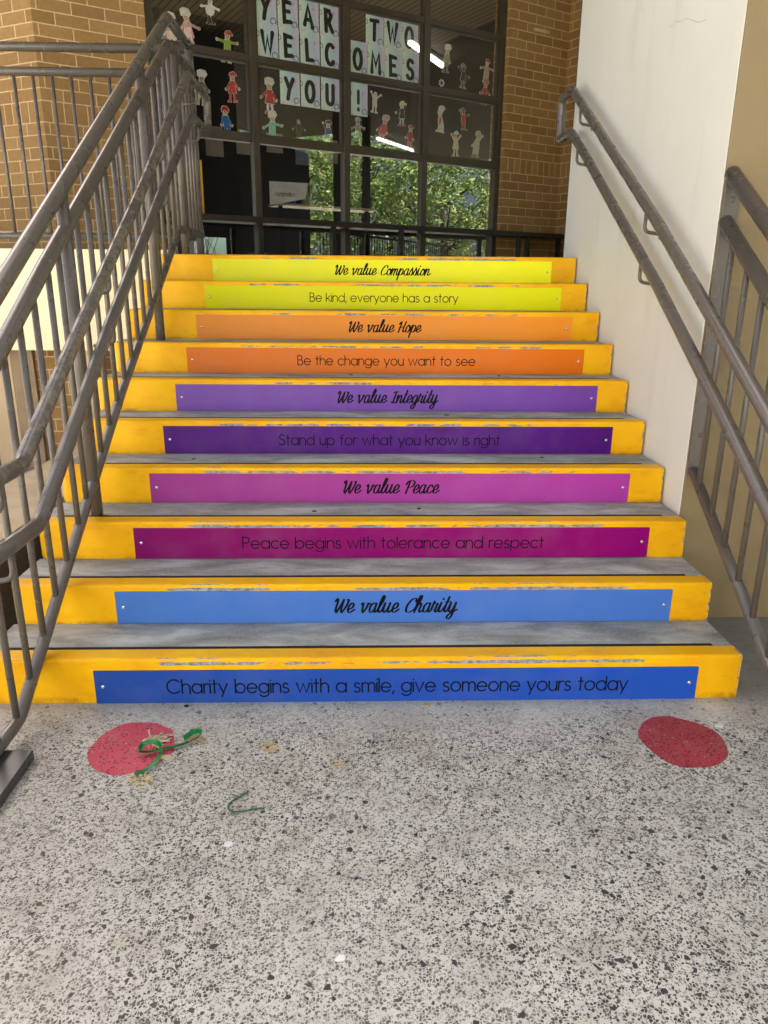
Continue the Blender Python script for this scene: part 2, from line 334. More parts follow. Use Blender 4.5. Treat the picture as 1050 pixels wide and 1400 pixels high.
# ------------------------------------------------------------ stroke lettering
def arc(cx, cy, rx, ry, a0, a1, n=None):
    n = n or max(4, int(abs(a1-a0)/15)); return [(cx+rx*math.cos(math.radians(a0+(a1-a0)*i/n)), cy+ry*math.sin(math.radians(a0+(a1-a0)*i/n))) for i in range(n+1)]
def circ(cx=.25, cy=.25, r=.25): return arc(cx, cy, r, r, 0, 360)
SANS = {  # advance, strokes (centre lines): geometric, single-storey a
 'a': (.50, [circ(), [(.5, .5), (.5, 0)]]), 'b': (.50, [[(0, .73), (0, 0)], circ()]), 'c': (.44, [arc(.25, .25, .25, .25, 48, 312)]),
 'd': (.50, [circ(), [(.5, .73), (.5, 0)]]), 'e': (.50, [[(.01, .25), (.5, .25)], arc(.25, .25, .25, .25, 0, 322)]),
 'f': (.24, [[(.1, 0), (.1, .58)] + arc(.235, .58, .135, .145, 180, 75), [(0, .48), (.24, .48)]]),
 'g': (.50, [circ(), [(.5, .5), (.5, .02)] + arc(.25, .0, .25, .21, 0, -150)]), 'h': (.40, [[(0, .73), (0, 0)], [(0, .28)] + arc(.2, .29, .2, .21, 180, 0) + [(.4, 0)]]),
 'i': (.0, [[(0, .5), (0, 0)], [(-.004, .66), (.004, .665)]]), 'k': (.36, [[(0, .73), (0, 0)], [(.33, .5), (0, .21)], [(.11, .3), (.37, 0)]]),
 'l': (.0, [[(0, .73), (0, 0)]]), 'm': (.66, [[(0, .5), (0, 0)], [(0, .3)] + arc(.165, .33, .165, .17, 180, 0) + [(.33, 0)], [(.33, .3)] + arc(.495, .33, .165, .17, 180, 0) + [(.66, 0)]]),
 'n': (.40, [[(0, .5), (0, 0)], [(0, .28)] + arc(.2, .29, .2, .21, 180, 0) + [(.4, 0)]]), 'o': (.50, [circ()]), 'p': (.50, [[(0, .5), (0, -.2)], circ()]),
 'r': (.21, [[(0, .5), (0, 0)], [(0, .27)] + arc(.18, .31, .18, .19, 180, 65)]), 's': (.30, [arc(.15, .375, .125, .125, 30, 250) + arc(.15, .125, .15, .13, 70, -150)]),
 't': (.24, [[(.11, .70), (.11, 0)], [(0, .49), (.23, .49)]]), 'u': (.40, [[(0, .5), (0, .2)] + arc(.2, .2, .2, .2, 180, 360) + [(.4, .5)], [(.4, .2), (.4, 0)]]),
 'v': (.42, [[(0, .5), (.21, 0), (.42, .5)]]), 'w': (.68, [[(0, .5), (.17, 0), (.34, .48), (.51, 0), (.68, .5)]]), 'y': (.42, [[(0, .5), (.215, 0)], [(.42, .5), (.12, -.21)]]),
 ',': (.04, [[(.05, .04), (-.01, -.11)]]), ' ': (.20, []),
 'C': (.66, [arc(.36, .365, .36, .365, 44, 316)]), 'P': (.40, [[(0, 0), (0, .73), (.2, .73)] + arc(.2, .54, .19, .19, 90, -90) + [(0, .35)]]),
 'S': (.40, [arc(.2, .555, .165, .175, 28, 262) + arc(.19, .19, .2, .19, 76, -160)]),
 'B': (.40, [[(0, 0), (0, .73), (.18, .73)] + arc(.18, .56, .165, .17, 90, -90) + [(0, .39)], [(.16, .39)] + arc(.2, .195, .19, .195, 90, -90) + [(0, 0)]]),
}
def spline(pts, n=6):
    out = []; P = [pts[0]] + list(pts) + [pts[-1]]
    for i in range(1, len(P)-2):
        p0, p1, p2, p3 = P[i-1], P[i], P[i+1], P[i+2]
        for k in range(n):
            t = k/n
            out.append(tuple(0.5*((2*p1[c]) + (-p0[c]+p2[c])*t + (2*p0[c]-5*p1[c]+4*p2[c]-p3[c])*t*t + (-p0[c]+3*p1[c]-3*p2[c]+p3[c])*t**3) for c in (0, 1)))
    out.append(tuple(pts[-1])); return out
BR = {
 'a': (.48, [[(.34, .36), (.21, .42), (.07, .27), (.08, .05), (.19, .0), (.31, .14), (.35, .4)], [(.35, .4), (.33, .12), (.38, .0), (.52, .12)]]),
 'c': (.36, [[(.31, .32), (.22, .42), (.08, .3), (.07, .08), (.18, 0), (.42, .14)]]), 'e': (.35, [[(.02, .12), (.24, .2), (.3, .34), (.21, .43), (.08, .3), (.07, .08), (.18, 0), (.41, .14)]]),
 'g': (.45, [[(.34, .36), (.21, .42), (.07, .27), (.08, .05), (.19, .0), (.31, .14), (.35, .4)], [(.35, .4), (.31, -.12), (.18, -.31), (.06, -.24), (.14, -.1), (.52, .12)]]),
 'h': (.43, [[(0, .1), (.2, .48), (.25, .7), (.17, .74), (.1, .5), (.05, 0)], [(.06, .06), (.16, .34), (.27, .42), (.31, .3), (.28, .08), (.34, 0), (.5, .12)]]),
 'i': (.25, [[(0, .1), (.09, .42)], [(.09, .42), (.06, .1), (.12, 0), (.28, .12)], [(.14, .57), (.16, .6)]]), 'l': (.25, [[(0, .1), (.17, .46), (.22, .68), (.15, .74), (.08, .5), (.05, .12), (.12, 0), (.28, .12)]]),
 'm': (.60, [[(0, .28), (.06, .42)], [(.06, .42), (.03, 0)], [(.04, .06), (.14, .34), (.24, .42), (.27, .3), (.24, 0)], [(.24, .06), (.34, .34), (.44, .42), (.48, .3), (.45, .08), (.51, 0), (.66, .12)]]),
 'n': (.42, [[(0, .28), (.06, .42)], [(.06, .42), (.03, 0)], [(.04, .06), (.15, .34), (.26, .42), (.3, .3), (.27, .08), (.33, 0), (.49, .12)]]),
 'o': (.38, [[(.2, .42), (.07, .28), (.08, .05), (.2, 0), (.32, .15), (.3, .36), (.2, .42), (.3, .29), (.44, .3)]]),
 'p': (.43, [[(0, .12), (.1, .42)], [(.1, .42), (.02, -.3)], [(.07, .06), (.17, .36), (.28, .42), (.36, .28), (.31, .07), (.19, 0), (.1, .08)], [(.26, .02), (.5, .12)]]),
 'r': (.36, [[(0, .1), (.07, .48)], [(.07, .48), (.14, .38), (.27, .38)], [(.27, .38), (.21, .1), (.27, 0), (.4, .12)]]), 's': (.32, [[(0, .1), (.17, .46)], [(.17, .46), (.25, .2), (.19, .01), (.05, .04)], [(.19, .0), (.38, .12)]]),
 't': (.28, [[(0, .1), (.14, .4), (.18, .66)], [(.18, .68), (.1, .15), (.16, 0), (.3, .12)], [(.03, .46), (.31, .48)]]), 'u': (.48, [[(0, .1), (.08, .42)], [(.08, .42), (.06, .1), (.14, 0), (.27, .15), (.34, .42)], [(.34, .42), (.31, .1), (.38, 0), (.52, .12)]]),
 'v': (.43, [[(.0, .36), (.08, .42), (.11, .12), (.16, 0)], [(.16, 0), (.3, .2), (.35, .42), (.46, .36)]]), 'y': (.45, [[(0, .1), (.08, .42)], [(.08, .42), (.06, .1), (.14, 0), (.27, .15), (.34, .42)], [(.34, .42), (.3, -.12), (.17, -.31), (.05, -.23), (.14, -.1), (.5, .12)]]),
 ' ': (.36, []),
 'W': (.70, [[(0, .58), (.08, .72), (.13, .6), (.1, .12), (.17, 0)], [(.17, 0), (.3, .3), (.42, .66)], [(.42, .66), (.39, .12), (.46, 0)], [(.46, 0), (.62, .32), (.68, .66), (.58, .66)]]),
 'C': (.50, [[(.5, .56), (.46, .72), (.27, .66), (.09, .36), (.1, .06), (.27, 0), (.54, .16)]]), 'P': (.50, [[(.2, .66), (.11, 0)], [(.02, .5), (.1, .67), (.34, .74), (.5, .6), (.4, .38), (.18, .34)]]),
 'I': (.36, [[(.06, .64), (.2, .7), (.42, .7)], [(.24, .7), (.14, .02)], [(0, .06), (.14, .0), (.32, .06)]]), 'H': (.52, [[(0, .55), (.12, .72), (.13, .5), (.05, 0)], [(.46, .72), (.37, .3), (.39, .02), (.56, .12)], [(.03, .3), (.42, .4)]]),
}
def ribbon(bm, pts, wfun, y, cap=8):
    """flat stroke in the x-z plane at depth y facing -y, with round ends and joints"""
    pts = [p for i, p in enumerate(pts) if i == 0 or (abs(p[0]-pts[i-1][0])+abs(p[1]-pts[i-1][1])) > 1e-6]
    n = len(pts); L = []; Rr = []
    closed = n > 3 and abs(pts[0][0]-pts[-1][0])+abs(pts[0][1]-pts[-1][1]) < 1e-5
    for i in range(n):
        a = pts[i-1] if i > 0 else (pts[-2] if closed else pts[0]); b = pts[i+1] if i < n-1 else (pts[1] if closed else pts[-1])
        def nrm(p, q):
            d = math.hypot(q[0]-p[0], q[1]-p[1]) or 1; return ((q[0]-p[0])/d, (q[1]-p[1])/d)
        d1 = nrm(a, pts[i]) if a != pts[i] else nrm(pts[i], b); d2 = nrm(pts[i], b) if b != pts[i] else d1
        tx, tz = d1[0]+d2[0], d1[1]+d2[1]; q = math.hypot(tx, tz)
        if q < 1e-3: tx, tz, q = d1[0], d1[1], 1
        tx /= q; tz /= q; c = max(0.55, d1[0]*tx+d1[1]*tz); h = wfun(tx, tz)*0.5/c
        L.append(bm.verts.new((pts[i][0]-tz*h, y, pts[i][1]+tx*h))); Rr.append(bm.verts.new((pts[i][0]+tz*h, y, pts[i][1]-tx*h)))
    for i in range(n-1): bm.faces.new((Rr[i], Rr[i+1], L[i+1], L[i]))
    if not closed and cap:
        for end, other in ((0, 1), (-1, -2)):
            p, q = pts[end], pts[other]; d = math.hypot(p[0]-q[0], p[1]-q[1]); tx, tz = (p[0]-q[0])/d, (p[1]-q[1])/d; h = wfun(tx, tz)*0.5
            a, b = (L[end], Rr[end]) if end == 0 else (Rr[end], L[end])
            vs_ = [bm.verts.new((p[0]+(-tz*math.cos(t)+tx*math.sin(t))*h*1.0, y, p[1]+(tx*math.cos(t)+tz*math.sin(t))*h)) for t in [PI*k/cap for k in range(1, cap)]]
            first, last = (Rr[end], L[end]) if end == 0 else (L[end], Rr[end])
            bm.faces.new([first] + vs_ + [last])
def lettering(text, font, width, cap_h, y, script=False, base=0.0, weight=0.07):
    """lettering centred on x=0, scaled to the given width and cap height; returns a bmesh"""
    x = 0; strokes = []; words = []; wi = 0
    gap = 0.112 if not script else 0.0
    for ch in text:
        adv, st = font[ch]
        for s in st:
            s = spline([(px, pz*(1.16 if ch.islower() else 1.0)) for px, pz in s]) if script else s
            strokes.append([(px+x+(0.26*pz if script else 0), pz) for px, pz in s]); words.append(wi)
        if ch == ' ': wi += 1
        x += adv + gap
    xs = [p[0] for s in strokes for p in s]; x0, x1 = min(xs), max(xs)
    sz = cap_h/0.73; sx = width/(x1-x0+weight)
    bms = [bmesh.new() for _ in range(wi+1)]
    wt = weight*sz
    for i, s in enumerate(strokes):
        q = [((px-(x0+x1)/2)*sx, base+pz*sz) for px, pz in s]
        if script: wf = lambda tx, tz: wt*(0.30+0.85*abs(tz*0.97+tx*0.1))
        else: wf = lambda tx, tz: wt
        ribbon(bms[words[i]], q, wf, y - (i % 7)*0.00006, 8)
    return bms
def flatobj(name, bm, mat, parent, loc=(0, 0, 0)):
    """lettering faces all look towards -y"""
    bmesh.ops.recalc_face_normals(bm, faces=bm.faces[:])
    for f in bm.faces:
        if f.normal.y > 0: f.normal_flip()
    me = bpy.data.meshes.new(name); bm.to_mesh(me); bm.free(); me.materials.append(mat)
    o = bpy.data.objects.new(name, me); COL.objects.link(o); o.location = loc; o.parent = parent; return o

# ============================================================ the setting
RISE, TREAD, GZ = 0.165, 0.29655, -0.012
CZ = 5.0   # ceiling height
bm = bmesh.new(); vs_ = [bm.verts.new(p) for p in ((-150, -150, GZ), (150, -150, GZ), (150, 150, GZ), (-150, 150, GZ))]; bm.faces.new(vs_)
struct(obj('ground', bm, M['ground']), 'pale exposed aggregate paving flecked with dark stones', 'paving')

# staircase: ten concrete steps, each with a painted nosing and a grip strip
XL, XR = -1.525, 1.272
stairs = thing('staircase', 'wide concrete staircase with ten yellow painted risers', 'stairs')
for i in range(10):
    h = RISE; z0 = GZ - i*RISE
    dep = TREAD if i < 9 else 0.16
    bm = bmesh.new(); prism(bm, [(XL, .03), (XL+.03, 0), (XR, 0), (XR, dep), (XL, dep)], z0, h)
    es = [e for e in bm.edges if all(abs(v.co.z-h) < 1e-5 for v in e.verts) and all(v.co.y < .031 for v in e.verts)]
    bmesh.ops.bevel(bm, geom=es, offset=0.009, segments=3, profile=0.5, affect='EDGES')
    st = obj('step', bm, M['conc'], stairs, (0, i*TREAD, i*RISE))
    e = 0.0018; d = 0.074; zb = 0.0006 if i else GZ+.0006
    bm = bmesh.new(); pl = [(XL-e, d), (XL-e, .03), (XL+.03-e*.5, -e), (XR+e, -e), (XR+e, d)]
    prism(bm, pl, zb, h+e)
    bmesh.ops.delete(bm, geom=[f for f in bm.faces if f.normal.z < -.9 or all(abs(v.co.z-zb) < 1e-6 for v in f.verts) or all(abs(v.co.y-d) < 1e-6 for v in f.verts)], context='FACES')
    es = [ed for ed in bm.edges if all(abs(v.co.z-h-e) < 1e-5 for v in ed.verts) and all(v.co.y < .031 for v in ed.verts)]
    bmesh.ops.bevel(bm, geom=es, offset=0.0105, segments=3, profile=0.5, affect='EDGES')
    obj('yellow_nosing', bm, M['yellow'], st)
    if i < 9:
        obj('grip_strip', bxm(XL+.06, XR-.075, .077, .092, h-.004, h+.0026), M['strip'], st)

# landing on top of the stairs
ly = 9*TREAD+0.16
bm = bmesh.new()
prism(bm, [(XL, ly), (XR-.002, ly), (XR-.002, 3.05), (2.2, 3.05), (2.2, 2.25), (13, 2.25), (13, 13), (-1.0, 8.0), (-4.6, 7.4), (-4.6, 3.42), (XL, 3.42)], 1.47, 1.65)
struct(obj('landing', bm, M['conc']), 'concrete landing at the top of the stairs', 'landing')
eb = obj('edge_beam', bxm(-7.5, XL-.004, 3.23, 3.41, .985, 1.70, .006), M['cream']); tag(eb, 'cream painted concrete edge beam of the landing, left of the stairs', 'beam')

# white wall on the right of the stairs
WX, WY = 1.285, 0.69
LZ0 = 1.65-GZ
wl = thing('white_wall', 'off white rendered wall along the right side of the stairs', 'wall', (WX, WY, GZ))
obj('wall_body', bxm(0, .915, .012, 2.36, 0, CZ-GZ, .004), M['white'], wl)
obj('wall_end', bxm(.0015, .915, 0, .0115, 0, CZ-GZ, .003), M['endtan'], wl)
obj('added_dark_sheet', bxm(0, .915, 2.3603, 2.372, LZ0, CZ-GZ), mat_plain('reflection_darkener', (52, 44, 36), .6), wl)  # dark sheet added on the unseen far side to darken the pane reflections
bm = bmesh.new()
for pts in ([(1.46, 2.64), (1.43, 2.62), (1.38, 2.63), (1.33, 2.612), (1.27, 2.608), (1.20, 2.58)], [(1.90, 2.87), (1.86, 2.83), (1.83, 2.80), (1.80, 2.75)], [(1.20, 2.58), (1.13, 2.55), (1.05, 2.535)]):
    for (y0, z0), (y1, z1) in zip(pts, pts[1:]):
        v4 = [bm.verts.new((-0.0012, y-WY, z+dz)) for y, z, dz in ((y0, z0, .001), (y1, z1, .001), (y1, z1, -.001), (y0, z0, -.001))]; bm.faces.new(v4)
obj('hairline_crack', bm, mat_plain('crack_line', (192, 186, 169), .9, .1), wl)
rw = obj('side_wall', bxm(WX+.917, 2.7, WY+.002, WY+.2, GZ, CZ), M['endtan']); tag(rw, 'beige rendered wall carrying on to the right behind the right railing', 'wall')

# pale building added out of view behind the camera, bounces sunlight onto the risers
ob = thing('bounce_building', 'pale building added unseen behind the viewer to bounce sunlight onto the risers', 'building', (-6, -9.5, GZ))
obj('wall', bxm(-11, 9.6, -6, 0, 0, 5.6), mat_wall('bounce_building_render', (232, 231, 225), (226, 224, 217), .15), ob)
for k in range(7):
    wf = obj('window', bxm(-9.9+2.7*k, -8.5+2.7*k, .003, .05, 1.2, 2.9), M['frame'], ob); obj('pane', bxm(-9.82+2.7*k, -8.58+2.7*k, .0503, .056, 1.28, 2.82), M['darker'], wf)  # windows of the added bounce building
obj('roof', bxm(-11.3, 9.9, -6.3, .35, 5.601, 5.8), M['frame'], ob)  # roof of the added bounce building
# building above: ceiling boards over stairs and landing
cg = N('ceiling_boards'); spx = cg.n('SeparateXYZ'); cg.l(cg.mapping(rot=(0, 0, -math.radians(30))), spx.inputs[0])
gro = cg.math('FRACT', cg.math('MULTIPLY', spx.outputs[0], 10.0)); gm = cg.math('LESS_THAN', gro, 0.16)
cg.done(cg.mix(gm, srgb(128, 112, 86), srgb(44, 38, 30)), .6, .3); M['ceil'] = cg.m
bm = bmesh.new(); prism(bm, [(-3.4, 1.7), (2.3, 1.7), (2.3, -1.0), (8.8, -1.0), (8.8, 1.45), (14, 1.45), (14, 13), (-6.5, 13), (-7.0, 11.2), (-3.4, 5.0)], CZ, CZ+.5)
struct(obj('ceiling', bm, M['ceil']), 'boarded ceiling over the landing, seen in the window reflections', 'ceiling')

# ============================================================ facade, in its own frame: x along the wall, y into it, z up
K = 1.3; FA = math.radians(30); FO = Vector((-0.13267+K*(-2.319+0.13267), -2.39761+K*(3.25+2.39761), 0))
def Zf(z): return 1.46644+K*(z-1.46644)
def Sf(s): return K*s
def fw(s, y, z=0):   # facade frame -> world
    return Vector((FO.x+s*math.cos(FA)-y*math.sin(FA), FO.y+s*math.sin(FA)+y*math.cos(FA), z))
LZ = 1.65; FT = CZ
def fthing(name, label, cat, s=0, y=0, z=0, group=None): return thing(name, label, cat, fw(s, y, z), FA, group)
sL, sR = Sf(.745), Sf(4.095)
p1 = fthing('brick_pier', 'tan brick pier left of the classroom windows, behind the railing', 'brick wall')
obj('brick_face', bxm(0, sL, 0, .0999, -.02, FT), M['brick'], p1)
obj('brick_return', bxm(.0006, .2, .0006, 6.5, -.02, FT), M['brick_side'], p1, rotz=math.atan2(.564, .822))
p2 = fthing('brick_pier', 'brown brick pier between the windows and the white wall', 'brick wall')
ms = obj('brick_face', bxm(sR, Sf(4.82)+.6, 0, .3, LZ, FT), M['brick'], p2)
obj('brick_reveal', bxm(sR-.012, sR-.001, .004, .12, LZ, FT), M['brick_side'], p2)
obj('brick_return', bxm(Sf(4.82), Sf(4.82)+.6, -1.2, -.0015, LZ, FT), M['brick_side'], p2)
pv = obj('wall_vent', bxm(Sf(4.373), Sf(4.569), -.004, -.0005, Zf(3.757), Zf(3.782)), mat_plain('old_mortar_patch', (196, 182, 158), .8), p2)

# window wall
WOFF = 0.11
ww = fthing('window_wall', 'tall bronze framed classroom window wall with four columns of panes', 'window')
mul = [sL+.035, Sf(1.575), Sf(2.40), Sf(3.205), sR-.045]
rows = [LZ, Zf(2.575), Zf(3.137), Zf(3.66), FT]
MW = 0.036
def wpart(name, *a, **k): return obj(name, bxm(*a, **k), M['frame'], ww)
for i, s in enumerate(mul): wpart('mullion', s-MW, s+MW, WOFF-.045, WOFF+.06, LZ, FT, bev=.003)
for i in range(4):
    a, b = mul[i]+MW+.0006, mul[i+1]-MW-.0006
    for z, hw in ((rows[1], .036), (rows[2], .026), (rows[3], .030)):
        wpart('transom', a, b, WOFF-.035, WOFF+.05, z-hw, z+hw, bev=.003)
    wpart('transom', a, b, WOFF-.03, WOFF+.05, LZ, LZ+.05)
    wpart('transom', a, b, WOFF-.03, WOFF+.05, Zf(1.965)-.03, Zf(1.965)+.03)
    zs = [LZ+.05, Zf(1.965)-.03, Zf(1.965)+.03, rows[1]-.036, rows[1]+.036, rows[2]-.026, rows[2]+.026, rows[3]-.030, rows[3]+.030, FT]
    for k in range(0, 10, 2):
        z0, z1 = zs[k]+.0006, zs[k+1]-.0006
        if k >= 4 and k < 8:   # opening sash frames
            fwid = .026
            bm = bmesh.new()
            box(bm, a+.004, a+fwid, WOFF-.022, WOFF+.025, z0, z1); box(bm, b-fwid, b-.004, WOFF-.022, WOFF+.025, z0, z1)
            box(bm, a+fwid+.0004, b-fwid-.0004, WOFF-.021, WOFF+.025, z1-fwid*.7, z1); box(bm, a+fwid+.0004, b-fwid-.0004, WOFF-.021, WOFF+.025, z0, z0+fwid*.7)
            obj('sash', bm, M['frame'], ww)
        obj('pane', bxm(a-.004, b+.004, WOFF, WOFF+.006, z0-.004, z1+.004), M['glass'], ww)
        # flexed a hair, as sheet glass is
# room behind the glass
room = fthing('classroom', 'dark classroom behind the windows', 'room')
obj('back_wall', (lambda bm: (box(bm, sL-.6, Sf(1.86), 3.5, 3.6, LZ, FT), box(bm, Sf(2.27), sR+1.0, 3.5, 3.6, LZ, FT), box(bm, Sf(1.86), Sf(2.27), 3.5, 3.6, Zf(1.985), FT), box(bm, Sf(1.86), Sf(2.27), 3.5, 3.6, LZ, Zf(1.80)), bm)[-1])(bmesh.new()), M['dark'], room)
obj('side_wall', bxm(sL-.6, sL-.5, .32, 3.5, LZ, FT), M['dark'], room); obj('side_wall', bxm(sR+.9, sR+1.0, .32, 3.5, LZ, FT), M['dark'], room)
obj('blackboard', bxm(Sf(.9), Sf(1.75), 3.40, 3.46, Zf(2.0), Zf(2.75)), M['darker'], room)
for k in range(9):
    obj('wall_paper', bxm(Sf(.95+.36*k), Sf(1.15+.36*k), 3.36, 3.38, Zf(2.82+.05*(k % 3)), Zf(3.08+.04*(k % 2))), mat_plain('pinned_paper_%s' % 'abcdefghi'[k], random.choice([(170, 160, 150), (150, 90, 90), (110, 130, 150), (180, 170, 120)]), .8), room)
# ============================================================ panels on the risers
PAN = [  # text, script?, text width, left colour, right colour, kind words
 ('Charity begins with a smile, give someone yours today', 0, 1.709, (38, 72, 150), (34, 80, 178), 'royal blue'),
 ('We value Charity', 1, .497, (70, 114, 188), (69, 112, 194), 'light blue'),
 ('Peace begins with tolerance and respect', 0, 1.308, (120, 12, 92), (136, 0, 104), 'dark magenta'),
 ('We value Peace', 1, .450, (150, 60, 134), (168, 60, 156), 'orchid pink'),
 ('Stand up for what you know is right', 0, 1.101, (80, 34, 118), (76, 18, 114), 'deep purple'),
 ('We value Integrity', 1, .536, (120, 84, 164), (112, 66, 158), 'violet'),
 ('Be the change you want to see', 0, 1.0, (208, 114, 50), (218, 112, 18), 'dark orange'),
 ('We value Hope', 1, .435, (212, 134, 58), (236, 146, 42), 'pale orange'),
 ('Be kind, everyone has a story', 0, .930, (210, 206, 14), (226, 224, 8), 'lime yellow'),
 ('We value Compassion', 1, .631, (226, 222, 46), (248, 244, 30), 'lemon yellow')]
for i, (txt, scr, tw, cl, cr, kw) in enumerate(PAN):
    zb = -0.013 if i == 0 else 0.0022
    hh = 0.138 if i else 0.135
    short = {0: 'Charity begins with a smile', 2: 'Peace begins with tolerance', 4: 'Stand up for what you know', 6: 'Be the change you want'}.get(i, txt)
    t = thing('value_sign', '%s strip sign reading "%s"%s' % (kw, short, ' on a yellow riser' if len(short.split()) < 6 else ''), 'sign', (0, i*TREAD, i*RISE+zb), group='strip signs on the stair risers')
    obj('panel', bxm(-1.114, 1.114, -.0062, -.0022, .0006 if i == 0 else 0, hh, .0008, 1), mat_panel('sign_print_'+kw.replace(' ', '_'), cl, cr), t)
    ch = (.056 if i == 0 else .051) if not scr else .061
    fill = (hh-ch)/2
    bmz = fill+.002 if not scr else fill+.006
    bml = lettering(txt, BR if scr else SANS, tw, ch, -.0066, bool(scr), bmz, .074 if not scr else .096)
    for b_ in bml: flatobj('lettering', b_, M['ink'] if (not scr) and i < 6 else M['black'], t)
    for sx in (-1.085, 1.085):
        bm = bmesh.new(); dome_y(bm, sx, hh*.52, -.0062, .0075, .0035); obj('screw', bm, M['chrome'], t, smooth=True)

# ============================================================ left railing
S, SW, SS = M['steel'], M['steel_worn'], M['steel_scuff']
BX = -1.30
lr = thing('stair_railing', 'grey painted steel railing with balusters along the left of the stairs', 'railing', (BX, 0, GZ))
def L(y, z, x=0): return (x, y, z-GZ)
L1 = [(0.097, 1.453), (0.635, 1.771), (1.409, 2.232), (2.675, 2.985), (3.33, 2.985)]
L2 = [(0.099, 1.297), (0.458, 1.522), (1.353, 2.054), (2.64, 2.835), (3.30, 2.835)]
Lb = [(-.50, .045), (-.205, .049), (1.18, .962), (2.615, 1.802), (3.30, 1.802)]
def ext(P, y):  # carry the sloping line on towards the foot of the stairs
    (y0, z0), (y1, z1) = P[0], P[1]; return (y, z0+(z1-z0)/(y1-y0)*(y-y0))
L1 = [ext(L1, -.55)] + L1; L2 = [ext(L2, -.55)] + L2
def zat(P, y):
    for (y0, z0), (y1, z1) in zip(P, P[1:]):
        if y0 <= y <= y1: return z0+(z1-z0)*(y-y0)/(y1-y0)
    return P[-1][1]
obj('top_rail', tubem(rounded([L(*q) for q in L1], .03, 3), .029, 18), S, lr, smooth=True)
obj('top_rail', tubem(rounded([L(*q) for q in L2], .03, 3), .028, 18), S, lr, smooth=True)
obj('bottom_rail', tubem(rounded([L(*q) for q in Lb], .04, 3), .022, 16), SS, lr, smooth=True)
posts = [(-.59, GZ+.03, ext(L1, -.59)[1]+.03), (.70, .497, zat(L1, .70)), (1.968, 1.157, zat(L1, 1.968)), (2.755, 1.652, 2.835), (3.224, 1.652, 2.985)]
for y, z0, z1 in posts:
    obj('post', tubem([L(y, z0), L(y, z1)], .0255, 16), S, lr, smooth=True)
obj('base_plate', bxm(-.11, .10, -.66, -.335, 0.0005, .036, .003), mat_steel('base_plate_paint', (66, 64, 64)), lr)
ys = [-.49, -.355, -.218, -.09, .052, .195, .332, .485, .60] + [.83+.14*k for k in range(8)] + [2.07, 2.21, 2.35, 2.49, 2.62] + [2.86, 2.96, 3.06, 3.15]
for y in ys:
    obj('baluster', tubem([L(y, zat(Lb, y)), L(y, zat(L2, y))], .0118, 10), S, lr, smooth=True)
HX = .10
L3 = [(-.62, .92), (-.145, .922), (0.389, 1.253), (1.563, 1.958), (2.671, 2.683), (3.26, 2.685)]
L4 = [(-.62, .705), (-.075, .706), (0.81, 1.297), (2.723, 2.466), (3.225, 2.466)]
loop = [L(y, z, HX) for y, z in L3] + [L(3.26, 2.470, HX)] + [L(y, z, HX) for y, z in L4[::-1][1:]]
obj('handrail', tubem(rounded([L(y, z, HX) for y, z in L3] + [L(3.24, 2.49, HX)], .035, 4), .0255, 18), SW, lr, smooth=True)
obj('handrail', tubem(rounded([L(y, z, HX) for y, z in L4], .035, 4), .0255, 18), SS, lr, smooth=True)
for P, yy in ((L3, (-.30, .86, 1.944, 2.914)), (L4, (-.294, .853, 1.939, 2.915))):
    for y in yy:
        z = zat(P, y)
        obj('rail_bracket', tubem(rounded([L(y, z-.015, HX), L(y, z-.105, HX), L(y, z-.115, .01)], .03, 5), .008, 10), S, lr, smooth=True)

# railing that runs left along the landing edge
sr = thing('landing_railing', 'horizontal grey railing with slim balusters on the landing edge at upper left', 'railing', (BX, 3.30, 1.65))
for z, r in ((2.985-1.65, .029), (2.838-1.65, .028), (1.79-1.65, .024)):
    obj('rail', tubem([(-3.4, 0, z), (-.031 if r > .0285 else -.03, 0, z)], r, 16), S, sr, smooth=True)
for k in range(25):
    x = -.18-.1285*k
    obj('baluster', tubem([(x, 0, .14), (x, 0, 1.188)], .0118, 10), S, sr, smooth=True)
for x in (-1.75,):
    obj('post', tubem([(x-.07, 0, .055), (x-.07, 0, .14)], .02, 12), S, sr, smooth=True)

# ============================================================ right hand railing, fixed to the wall end
RX = 1.305
rr = thing('stair_railing', 'grey painted steel railing bolted to the end of the wall on the right', 'railing', (RX, WY, GZ))
def Rr(y, z, x=0): return (x, y-WY, z-GZ)
R1 = [(-.55, 1.107), (.674, 1.893)]; R2 = [(-.55, .904), (.674, 1.716)]; Rb = [(-.55, -.075+.06), (-.42, -.004+.02), (.674, .704)]
R1[0] = (-.55, 1.893-.64*1.224); R2[0] = (-.55, 1.716-.655*1.224)
obj('top_rail', tubem([Rr(*R1[0]), Rr(*R1[1])], .030, 18), S, rr, smooth=True)
obj('top_rail', tubem([Rr(*R2[0]), Rr(*R2[1])], .029, 18), S, rr, smooth=True)
Rb = [(-.40, .704-.648*1.074), (.674, .704)]
obj('bottom_rail', tubem([Rr(*Rb[0], x=.004), Rr(*Rb[1], x=.004)], .022, 16), SS, rr, smooth=True)
for y in (.589, .445, .309, .169, .032, -.105, -.24, -.37):
    obj('baluster', tubem([Rr(y, zat(Rb, y)), Rr(y, zat(R2, y))], .0115, 10), S, rr, smooth=True)
obj('post', tubem([Rr(-.5, GZ), Rr(-.5, zat(R1, -.5))], .0255, 16), S, rr, smooth=True)
fb = obj('wall_bar', bxm(-.019, .046, -.013, -.0012, .70, 1.905, .002), S, rr)
for z in (1.80, .86):
    bm = bmesh.new(); dome_y(bm, .018, z-GZ, -.013, .011, .006); obj('bolt', bm, M['chrome'] if False else S, rr, smooth=True)

